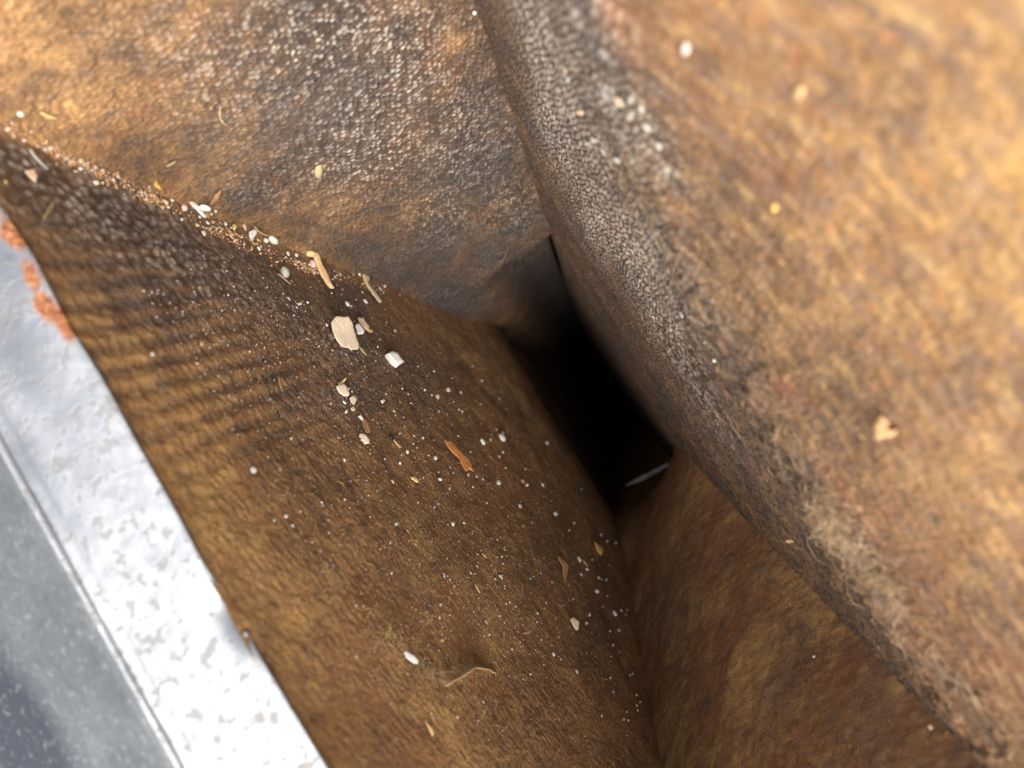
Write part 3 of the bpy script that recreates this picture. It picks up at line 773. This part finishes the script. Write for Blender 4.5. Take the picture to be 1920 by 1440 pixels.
grain('stone_grain', 941.5, 811.5, 6, 6, 0, 'left', 'greystone', 'small grey bit touching the top of the large white grain', 'stone grain')
grain('stone_grain', 933.5, 905, 8, 11, -.3, 'left', 'stone', 'cream oval grain right of the dry leaf tip', 'stone grain', k=0)
grain('stone_grain', 979, 902.5, 6, 9, -.6, 'left', 'tan', 'small ochre grain paired with a white grain below it', 'stone grain')
grain('stone_grain', 987, 910, 6, 6, 0, 'left', 'white', 'round white grain paired with an ochre grain above it', 'stone grain')
grain('stone_grain', 974, 949, 6, 8, -.3, 'left', 'stone', 'white grain below the ochre and white pair', 'stone grain')
grain('stone_grain', 1024, 831, 8, 8, 0, 'left', 'greystone', 'lone pale grain at the edge of the deep shade', 'stone grain', k=2)
grain('stone_grain', 1040, 964, 9, 8, 0, 'left', 'white', 'round bright white grain below the edge of the deep shade', 'stone grain', k=0)
grain('stone_grain', 763, 848, 6, 8, 0, 'left', 'white', 'small white grain left of the dry leaf', 'stone grain')
grain('stone_grain', 815, 859.5, 8, 9, 0, 'left', 'stone', 'white knobbly grain under the middle of the dry leaf', 'stone grain', k=1)
grain('stone_grain', 749, 869, 6, 7, 0, 'left', 'white', 'white angular grain left of the knobbly grain', 'stone grain', k=3)
grain('stone_grain', 645, 863, 6, 9, -.3, 'left', 'pinkstone', 'small dull pink grain left of the serrated cream flake', 'stone grain')
grain('bead', 473, 882, 13, 15, -.2, 'left', 'stone', 'smooth ivory bead alone on the ochre part of the wall', 'bead', k=0)
grain('bead', 285, 664, 9, 9, 0, 'left', 'greystone', 'small round beige bead on the ribbed ochre stripes', 'bead', k=0)
stick('splinter', (517, 709), (522, 735), 5, 'left', 'tan', 'short upright tan splinter on the ribbed ochre stripes', 'splinter')
flat('paint_flake', [(448, 495), (475, 485), (510, 517), (560, 540), (612, 600), (602, 632), (560, 627), (515, 595), (470, 560)], 'left', 'white',
     'white double lobed flake next to the lifted fibre tear', 'paint flake', .03, .05, **Z8)
flat('paint_chip', [(398, 1215), (430, 1185), (500, 1240), (490, 1330), (465, 1332)], 'left', 'cream',
     'cream arrowhead shaped chip low on the shaded side of the wall', 'paint chip', .04, .05, **Z7)
flat('seed_husk', [(680, 340), (700, 385), (735, 395), (770, 415), (765, 480), (748, 492), (705, 440)], 'left', 'yellow',
     'yellow seed husk in the shade near the far corner crease', 'seed husk', .03, .08, **Z7)
grain('stone_grain', 1084.5, 1049, 7, 12, -.4, 'left', 'white', 'white oval grain at the upper end of a tiny straw', 'stone grain', k=0)
stick('straw', (1090, 1053), (1098, 1065), 3.5, 'left', 'straw', 'tiny straw linking two white grains', 'straw')
grain('stone_grain', 1099.5, 1067.5, 5, 6, 0, 'left', 'white', 'small white grain at the lower end of a tiny straw', 'stone grain')
grain('stone_grain', 1118, 1109, 8, 8, 0, 'left', 'white', 'round white grain midway along the shaded corner edge', 'stone grain', k=0)
grain('stone_grain', 1151, 1151, 8, 12, -.6, 'left', 'stone', 'white oval grain right of the arrowhead shaped chip', 'stone grain', k=2)
grain('stone_grain', 1122, 1083.5, 7, 4, .6, 'left', 'stone', 'dim oblong grain right of the two grains on a straw', 'stone grain')
grain('stone_grain', 1089, 1077.5, 6, 4, .6, 'left', 'stone', 'tiny oblong grain below the two grains on a straw', 'stone grain')
grain('stone_grain', 1160, 1182, 7, 4, .6, 'left', 'stone', 'dim flat grain below the white oval grain in the corner', 'stone grain')
grain('stone_grain', 1037, 1227, 5, 8, -.4, 'left', 'white', 'white slim grain below the arrowhead shaped chip', 'stone grain')
grain('stone_grain', 1081, 1260, 4, 8, -.4, 'left', 'white', 'white sliver grain low in the shade below the slim grain', 'stone grain')
stick('splinter', (886, 1098), (894, 1116), 5, 'left', 'straw', 'ochre straw bit below the shiny dust patch', 'straw')
stick('splinter', (889, 1138), (887, 1150), 4.5, 'left', 'tan', 'peach coloured short splinter under the ochre straw bit', 'splinter')
stick('splinter', (899, 1040), (906, 1050), 6, 'left', 'tan', 'pink orange stub above the ochre straw bit', 'splinter')
flat('paint_chip', [(862, 358), (900, 350), (902, 385), (868, 388)], 'left', 'tan', 'small square peach chip above the lifted fibre tear', 'paint chip', .03, .05, **Z8)
flat('seed_husk', [(1780, 290), (1830, 262), (1872, 255), (1868, 285), (1830, 300)], 'left', 'husk', 'brown half shell husk upper right of the lifted fibre tear', 'husk', .03, .05, **Z8)
flat('bark_strip', [(700, 1300), (720, 1320), (760, 1350), (785, 1420), (770, 1440), (735, 1380)], 'left', 'straw', 'pale straw strip low on the ochre wall near the flange', 'bark strip', .03, .04, **Z8)
grain('stone_grain', 937, 1081, 7, 5, .3, 'left', 'white', 'white grain right of the pink orange stub', 'stone grain')
grain('stone_grain', 848, 983, 6, 9, -.4, 'left', 'white', 'white grain on the open brown wall above the dust patch', 'stone grain', k=0)
grain('stone_grain', 742, 983, 6, 6, 0, 'left', 'white', 'white grain far left of the open brown wall grains', 'stone grain')
grain('stone_grain', 513, 976, 6, 7, 0, 'left', 'greystone', 'one of three pale grains near the flange, the left one', 'stone grain')
grain('stone_grain', 535, 968, 8, 8, 0, 'left', 'stone', 'one of three pale grains near the flange, the top one', 'stone grain')
grain('stone_grain', 548, 986, 7, 6, .3, 'left', 'stone', 'one of three pale grains near the flange, the right one', 'stone grain')
grain('stone_grain', 459, 1190, 9, 8, 0, 'left', 'greystone', 'grey grain at the dented edge of the flange', 'stone grain', k=2)
flat('bark_strip', [(265, 500), (330, 540), (365, 570), (395, 600), (380, 700), (350, 780), (325, 690), (320, 610)], 'left', 'husk', 'dull tan fibrous strip left of the grains on a straw', 'bark strip', .015, .03, **Z7)
# --- in the crease between the two walls
flat('paint_flake', [(775, 580), (830, 550), (890, 570), (930, 610), (912, 634), (800, 627)], 'left', 'white', 'white pointed flake standing in the crease beside a brown stem', 'paint flake', .16, .06, .0, .2, **Z2)
flat('dry_stalk', [(850, 785), (865, 690), (915, 600), (980, 490), (1045, 438), (1030, 520), (985, 560), (930, 640), (922, 720), (900, 785)], 'back', 'husk', 'flat forked brown stem leaning in the debris crease', 'dry stem', .04, .06, **Z2)
flat('wood_splinter', [(585, 530), (630, 545), (690, 615), (780, 690), (855, 805), (825, 797), (715, 690), (640, 610)], 'left', 'white', 'long white blade-like sliver lying in the debris crease', 'sliver', .10, .06, **Z2)
flat('seed_husk', [(285, 340), (303, 355), (318, 325), (345, 375), (385, 420), (372, 440), (300, 400)], 'back', 'yellow', 'yellow split husk standing in the crease', 'husk', .04, .05, **Z2)
flat('paint_flake', [(1330, 970), (1395, 935), (1425, 970), (1390, 1030), (1355, 1052), (1335, 1020)], 'left', 'white', 'white kite shaped flake at the lower crease end', 'paint flake', .12, .06, **Z2)
stick('straw', (469, 457), (480, 462), 4.5, 'left', 'yellow', 'curled yellow straw under the white kite shaped flake', 'straw', bend=.25)
grain('pebble', 511, 448, 15, 25, -.75, 'left', 'greenstone', 'pale green oblong pebble at the lower crease end', 'pebble', k=2)
grain('bead', 497.5, 451.5, 10, 11, -.5, 'left', 'stone', 'cream bead left of the pale green pebble', 'bead', k=0)
grain('bead', 484.5, 466.5, 9, 7, .4, 'left', 'white', 'white oval bead below the curled yellow straw', 'bead', k=0)
flat('paint_chip', [(1155, 880), (1178, 865), (1205, 905), (1180, 935), (1160, 930)], 'left', 'straw', 'cream yellow chip midway along the crease', 'paint chip', .08, .06, **Z2)
flat('paint_chip', [(1270, 880), (1290, 870), (1310, 910), (1305, 940), (1290, 915)], 'left', 'pinkstone', 'pink chip left of the white kite shaped flake', 'paint chip', .08, .06, **Z2)
stick('twig', (473, 415), (500, 435), 3.5, 'back', 'greywood', 'thin pale twig curving above the kite shaped flake', 'twig', lift=(.12, .08), bend=.08)
flat('paint_chip', [(820, 935), (862, 935), (868, 975), (850, 985), (830, 960)], 'left', 'cream', 'cream chip on the grey wall below the crease', 'paint chip', .03, .05, **Z2)
grain('stone_grain', 369, 423, 8, 7, 0, 'left', 'straw', 'ochre grain left of the cream chip below the crease', 'stone grain')
grain('pebble', 344, 391, 13, 15, 0, 'left', 'pinkstone', 'pink pebble beside the white blade-like sliver', 'pebble', k=1)
grain('pebble', 311, 380, 10, 9, 0, 'left', 'pinkstone', 'lower of two dusty pink pebbles up the crease', 'pebble', k=3)
grain('pebble', 322, 376, 9, 8, 0, 'left', 'pinkstone', 'upper of two dusty pink pebbles up the crease', 'pebble', k=5)
grain('bead', 289.5, 370, 9, 9, 0, 'left', 'stone', 'round cream bead high in the crease grit', 'bead', k=0)
flat('paint_flake', [(395, 500), (420, 510), (455, 545), (440, 570), (410, 545)], 'left', 'beige', 'beige flake leaning above the dusty pink pebbles', 'paint flake', .14, .05, **Z2)
grain('stone_grain', 404, 395, 6, 7, 0, 'left', 'white', 'white grain right of the brown stem, the upper one', 'stone grain')
grain('stone_grain', 396, 401, 6, 5, 0, 'left', 'white', 'white grain right of the brown stem, the lower one', 'stone grain')
grain('stone_grain', 340, 412, 6, 5, 0, 'left', 'white', 'white grain on the grey wall under the pink pebble', 'stone grain')
grain('stone_grain', 388, 418, 5, 8, -.5, 'left', 'white', 'white chip at the tip of the white blade-like sliver', 'stone grain')
grain('stone_grain', 539, 476, 7, 10, -.4, 'left', 'stone', 'cream grain left of the rounded husk', 'stone grain')
grain('stone_grain', 555, 479, 9, 8, .3, 'left', 'stone', 'cream grain touching the rounded husk', 'stone grain')
grain('bead', 38, 212, 12, 11, 0, 'back', 'stone', 'pale round bead at the far left end of the crease', 'bead', k=0)
stick('straw', (73, 205), (102, 215), 6, 'back', 'straw', 'short pale straw beside the far left bead', 'straw', bend=.06)
flat('paint_chip', [(45, 325), (62, 320), (69, 335), (66, 346), (56, 338)], 'left', 'beige', 'beige rough chip at the left edge of the grey wall', 'paint chip', .04, .04)
stick('straw', (95, 385), (75, 418), 9, 'left', 'greenstraw', 'olive green blurred straw near the rust patch', 'straw')
stick('twig', (50, 285), (84, 325), 8, 'left', 'greystone', 'pale grey soft strand high on the grey wall', 'strand', bend=.08)
grain('bead', 10, 342, 8, 8, 0, 'left', 'yellow', 'orange dot-like bead at the extreme left', 'bead')
# --- on the knobbly wall
grain('seed_husk', 596.5, 317, 15, 31, .3, 'back', 'greenstraw', 'olive yellow oval seed husk stuck on the knobbly wall', 'seed husk', k=0, hz=.6)
stick('straw', (312, 307), (326, 296), 5, 'back', 'greenstraw', 'short olive straw low on the knobbly wall', 'straw')
stick('twig', (412, 195), (424, 232), 2.2, 'back', 'wood', 'hair thin amber twig on the knobbly wall', 'twig', bend=.15)
grain('bead', 889, 23, 8, 8, 0, 'back', 'stone', 'pale bead in the corner at the top', 'bead', k=0)
# --- on the near tan wall and the fibrous wall
flat('seed_husk', [(1090, 935), (1130, 880), (1172, 915), (1165, 960), (1228, 962), (1200, 1000), (1110, 1012)], 'right', 'tan', 'tan folded notch shaped husk on the near tan wall', 'husk', .03, .09, .2, origin=(1280, 480), z=3.0)
grain('seed_husk', 1502, 170, 20, 30, .3, 'right', 'tan', 'blurred orange tan seed high on the near tan wall', 'seed', k=0)
grain('seed_husk', 1454, 387, 13, 20, 0, 'right', 'yellow', 'small yellow seed on the near tan wall', 'seed', k=0)
grain('stone_grain', 1288, 88, 16, 26, 0, 'right', 'pinkstone', 'blurred pale grain at the top of the near tan wall', 'stone grain', k=0)
grain('stone_grain', 1340, 675, 6, 9, -.5, 'right', 'white', 'white crumb on the folded edge of the tan wall', 'stone grain')
flat('seed_husk', [(590, 145), (615, 138), (640, 155), (625, 162), (600, 160)], 'right', 'tan', 'small tan chip deep under the folded edge', 'husk', .04, .08, origin=(1280, 960), z=3.0)
flat('paint_chip', [(1393, 1210), (1412, 1190), (1425, 1212), (1410, 1228)], 'front', 'beige', 'pale ragged crumb low on the smooth fibrous wall', 'paint chip', .05, .06, origin=(1280, 960), z=3.0)
grain('stone_grain', 1527, 1231, 7, 6, 0, 'front', 'greystone', 'lone tiny grey grain on the smooth fibrous wall', 'stone grain')
flat('pale_strip', [(1178, 914), (1196, 902), (1228, 887), (1258, 872), (1263, 875), (1240, 888), (1207, 905)], 'front', 'glint', 'pale bluish white strip glinting deep in the dark gap', 'plastic strip', .15, .06)  # thin bluish white sliver laid in the gap

# --- the many small pale grains on the debris wall: each its own object
def scatter(n, spots, size, mat_w, label, group, name='stone_grain', cat='stone grain', wall='left'):
    made = 0
    while made < n:
        cx_, cy_, rx, ry = random.choice(spots)
        px, py = random.gauss(cx_, rx), random.gauss(cy_, ry)
        if not (0 < px < 1235 and 0 < py < 1440): continue
        c, w_ = place(px, py)
        if w_ != wall or c[0] < -5.15: continue
        s = random.uniform(*size); grain(name, px, py, s, s * random.uniform(.8, 1.6), random.uniform(-1, 1), wall,
                                         random.choice(mat_w), label, cat, group); made += 1
scatter(70, [(760, 790, 110, 60), (850, 880, 110, 70), (920, 930, 90, 60), (800, 760, 90, 40)], (2.6, 5.2), ['white', 'stone', 'stone', 'cream'],
        'tiny white grain scattered round the dry leaf', 'white grains round the dry leaf')
scatter(45, [(930, 1120, 70, 50), (960, 1180, 60, 50), (900, 1050, 80, 60)], (2.4, 4.2), ['white', 'stone', 'tan'],
        'tiny pale grain in the shiny dust patch below the dry leaf', 'pale grains in the dust patch')
scatter(35, [(1130, 1110, 40, 90), (1170, 1250, 25, 90), (1110, 1010, 50, 40)], (3, 5), ['stone', 'greystone'],
        'tiny dim grain in the shade along the far corner', 'dim grains in the shaded corner')
scatter(45, [(560, 620, 80, 40), (480, 560, 90, 40), (420, 640, 80, 60), (700, 620, 60, 60)], (2.4, 4.4), ['white', 'cream', 'tan'],
        'tiny pale grain on the grey wall near the large cream flake', 'pale grains near the large flake')
scatter(40, [(700, 1300, 160, 80), (560, 1080, 120, 90), (720, 1060, 120, 60)], (2.6, 4.6), ['stone', 'cream', 'tan'],
        'tiny cream grain on the ochre wall near the fibre tear', 'cream grains near the fibre tear')

# --- uncountable grit and dust (one object each)
def mass(name, pts, sizes, normals, mats, label, cat, parent=None):
    """Angular crumbs joined to one mesh."""
    base = np.array([(1, 0, 0), (-1, 0, 0), (0, 1, 0), (0, -1, 0), (0, 0, 1), (0, 0, -1)], float)
    fc = np.array([(0, 2, 4), (2, 1, 4), (1, 3, 4), (3, 0, 4), (2, 0, 5), (1, 2, 5), (3, 1, 5), (0, 3, 5)])
    n = len(pts); r = rng.normal(size=(n, 3, 3)); q_, _ = np.linalg.qr(r)
    sc_ = rng.uniform(.5, 1.2, (n, 1, 3)) * np.asarray(sizes)[:, None, None]
    co = np.einsum('nij,nkj->nki', q_, base[None] * sc_) * (1 + rng.uniform(-.25, .25, (n, 6, 1))) + np.asarray(pts)[:, None]
    tr = (fc[None] + (np.arange(n) * 6)[:, None, None]).reshape(-1, 3)
    me = mesh_np(name, W(co.reshape(-1, 3)), None, tr, smooth=False)
    for m in mats: me.materials.append(MAT[m])
    mi = np.repeat(rng.integers(0, len(mats), n), 8).astype(np.int32)
    me.polygons.foreach_set('material_index', mi)
    o = bpy.data.objects.new(name, me); COL.objects.link(o)
    return tag(o, label, cat, None, 'stuff')

pts, sz = [], []
path = [(-40, 205), (30, 243), (110, 290), (200, 335), (270, 365), (340, 400), (420, 437), (490, 467), (560, 498), (640, 520), (720, 545)]
for _ in range(2900):
    t = random.random() ** 1.15 * (len(path) - 1.001); i = int(t); f = t - i
    if vnoise(np.float64(t * 3.1), np.float64(.3), 5) < .5 and random.random() < .75: continue
    x = path[i][0] * (1 - f) + path[i + 1][0] * f; y = path[i][1] * (1 - f) + path[i + 1][1] * f
    w = 8 if t < 7.5 else 5
    c, w_ = place(x + random.gauss(0, w), y + random.gauss(0, w * .8)); n = wall_normal(c, w_)
    s = random.choice((.009, .012, .012, .016, .022, .022, .030, .040)) * random.uniform(.7, 1.2)
    pts.append(c + n * (random.random() ** 2 * .06)); sz.append(s)
mass('crease_grit', pts, sz, None, ['grit', 'tan', 'husk', 'grit', 'pinkstone', 'husk', 'cream', 'grit', 'stone'], 'rusty crumbs and grit packed along the crease', 'grit')

pts, sz = [], []
spots = [(760, 790, 170, 90), (850, 900, 170, 120), (920, 1110, 110, 90), (560, 600, 130, 70), (430, 620, 120, 80), (800, 1050, 200, 160),
         (700, 1250, 250, 120), (640, 700, 120, 80), (1000, 1150, 120, 150)]
while len(pts) < 3600:
    cx_, cy_, rx, ry = random.choice(spots)
    px, py = random.gauss(cx_, rx), random.gauss(cy_, ry)
    if not (-40 < px < 1240 and 100 < py < 1500): continue
    c, w_ = place(px, py)
    if c[0] < -5.2 or w_ != 'left': continue
    pts.append(c + wall_normal(c, 'left') * random.uniform(.0, .02)); sz.append(random.choice((.006, .008, .010, .010, .013, .017)))
mass('pale_dust', pts, sz, None, ['white', 'tan', 'white', 'cream'], 'fine pale dust sprinkled over the brown wall', 'dust')

# --- loose fibres of the lining
def fibres(name, seeds, wall, length, rad, mats, curl=.5, up=.12):
    co, tr, mi, k = [], [], [], 0
    for px, py in seeds:
        c, w_ = place(px, py)
        if w_ != wall: continue
        n = wall_normal(c, wall); t1 = np.cross(n, rng.normal(size=3)); t1 /= np.linalg.norm(t1); t2 = np.cross(n, t1)
        L_ = random.uniform(*length); R = rad * random.uniform(.6, 1.3); m = 7
        an = 0; p = c + n * .008; kk = random.uniform(-1, 1) * curl; hh = random.uniform(.02, up); mat = random.randrange(len(mats))
        pp = []
        for i in range(m):
            s = i / (m - 1); an += kk * random.uniform(.3, 1.4)
            pp.append(p + n * hh * math.sin(math.pi * s) * random.uniform(.7, 1.2)); p = p + (t1 * math.cos(an) + t2 * math.sin(an)) * L_ / (m - 1)
        for i in range(m):
            rr = R * (1 - .6 * abs(i / (m - 1) - .4))
            for j in range(3):
                a3 = 2 * math.pi * j / 3; co.append(pp[i] + (t2 * math.cos(a3) + n * math.sin(a3)) * rr)
        for i in range(m - 1):
            for j in range(3):
                a_, b_, c_, d_ = k + i * 3 + j, k + i * 3 + (j + 1) % 3, k + (i + 1) * 3 + (j + 1) % 3, k + (i + 1) * 3 + j
                tr += [(a_, b_, c_), (a_, c_, d_)]; mi += [mat, mat]
        k += m * 3
    me = mesh_np(name, W(np.array(co)), None, np.array(tr))
    for mm in mats: me.materials.append(MAT[mm])
    me.polygons.foreach_set('material_index', np.array(mi, np.int32))
    o = link(name, me, None, slot); o['kind'] = 'stuff'
    return o
def along(path, n, w):
    out = []
    for _ in range(n):
        t = random.random() * (len(path) - 1.001); i = int(t); f = t - i
        out.append((path[i][0] * (1 - f) + path[i + 1][0] * f + random.gauss(0, w), path[i][1] * (1 - f) + path[i + 1][1] * f + random.gauss(0, w)))
    return out
RIDGE_PX = [(1150, 260), (1230, 400), (1290, 520), (1370, 640), (1440, 770), (1500, 880), (1560, 975), (1640, 1080), (1720, 1180), (1850, 1330)]
fibres('loose_fibres', along(RIDGE_PX, 520, 30), 'right', (.15, .7), .0045, ['fibre', 'darkfibre', 'fibre', 'greywood'])
fibres('loose_fibres', along([(1540, 950), (1580, 1000), (1680, 1110)], 350, 16), 'right', (.1, .5), .005, ['fibre', 'greywood', 'fibre'], .9, .22)
fibres('loose_fibres', [(random.uniform(450, 1180), random.uniform(640, 1440)) for _ in range(650)], 'left', (.08, .4), .0035, ['fibre', 'fibre', 'darkfibre', 'straw'])
fibres('loose_fibres', [(random.uniform(0, 1000), random.uniform(0, 520)) for _ in range(350)], 'back', (.06, .3), .0022, ['fibre', 'darkfibre', 'wood'])
fibres('loose_fibres', along([(250, 330), (380, 380), (470, 420), (620, 490), (760, 540)], 420, 16), 'back', (.06, .32), .0026, ['fibre', 'husk', 'fibre'])
fibres('loose_fibres', [(random.uniform(1200, 1900), random.uniform(900, 1440)) for _ in range(260)], 'front', (.1, .5), .004, ['fibre', 'darkfibre', 'husk'])
fibres('loose_fibres', along([(940, 500), (1020, 460), (1090, 520), (1110, 560)], 90, 14), 'back', (.2, .9), .006, ['fibre', 'darkfibre'])

# --- pale peeling flakes of the chalky coat along the fold: parts of the lining
for px, py, w_, ln, an in ((1136, 176, 7, 16, .9), (1152, 168, 5, 11, .4), (1163, 190, 8, 18, 1.0), (1184, 186, 6, 14, .7), (1204, 202, 8, 19, .9), (1215, 238, 7, 20, 1.0),
                       (1238, 272, 7, 17, 1.0), (1118, 262, 7, 14, .5), (1132, 282, 6, 15, .8), (1104, 268, 5, 9, .3), (1160, 300, 6, 15, .9), (1090, 210, 6, 12, .8),
                       (1066, 150, 6, 12, .9), (1252, 318, 5, 12, 1.0), (1060, 128, 7, 13, .7), (1188, 300, 5, 12, .9), (1255, 505, 5, 12, .9), (1280, 590, 5, 14, .9)):
    ca, sa = math.cos(an), math.sin(an); pts_ = []
    for k in range(7):
        t_ = 2 * math.pi * k / 7; q_ = random.uniform(.7, 1.15)
        x_, y_ = math.cos(t_) * ln / 2 * q_, math.sin(t_) * w_ / 2 * q_; pts_.append((px + x_ * ca - y_ * sa, py + x_ * sa + y_ * ca))
    o = flat('peeling_flake', pts_, 'right', random.choice(('greystone', 'beige', 'greystone')), None, None, lift=.01, thick=.05, tilt=.2, prop=.22)
    o.parent = slot; o.matrix_parent_inverse = Matrix.Translation(-slot.location)

# --- the lifted tear low on the debris wall and the two fuzzy tufts
def tear(px_path, wall, width_px, mat):
    P, nn = [], []
    for x, y in px_path:
        c = place(x, y)[0]; P.append(c); nn.append(wall_normal(c, wall))
    P = np.array(P); nn = np.array(nn); m = len(P); rows = []
    for i, t in enumerate(np.linspace(0, 1, m)):
        w = width_px * P[i][2] / F * (.35 + .65 * math.sin(math.pi * (t * .9 + .05)))
        dirn = np.cross(P[min(i + 1, m - 1)] - P[max(i - 1, 0)], nn[i]); dirn /= np.linalg.norm(dirn)
        if dirn[2] > 0: dirn = -dirn
        row = []
        for j in range(6):
            s = j / 5
            row.append(P[i] - dirn * w * s * 2.0 + nn[i] * (.20 * (1 - s) ** 1.4 * math.sin(math.pi * t) ** .7 + .012 + .02 * rng.random() * (1 - s)))
        rows.append(row)
    G = np.array(rows)
    return grid_obj('lifted_tear', G, mat, slot, thick=.02)
xs = np.linspace(0, 1, 26)
TP = [(np.interp(t, [0, .25, .5, .75, 1], [832, 855, 872, 900, 928]), np.interp(t, [0, .25, .5, .75, 1], [1290, 1276, 1264, 1262, 1268]) + random.uniform(-1.5, 1.5)) for t in xs]
tear(TP, 'left', 15, MAT['fibre'])
fibres('frayed_tuft', along([(780, 1255), (830, 1262), (870, 1255), (920, 1245)], 110, 8), 'left', (.15, .45), .004, ['fibre', 'greywood', 'fibre'], .25, .16)
fibres('frayed_tuft', along([(690, 1180), (720, 1200), (760, 1215)], 90, 12), 'left', (.1, .35), .004, ['fibre', 'straw'], .9, .2)
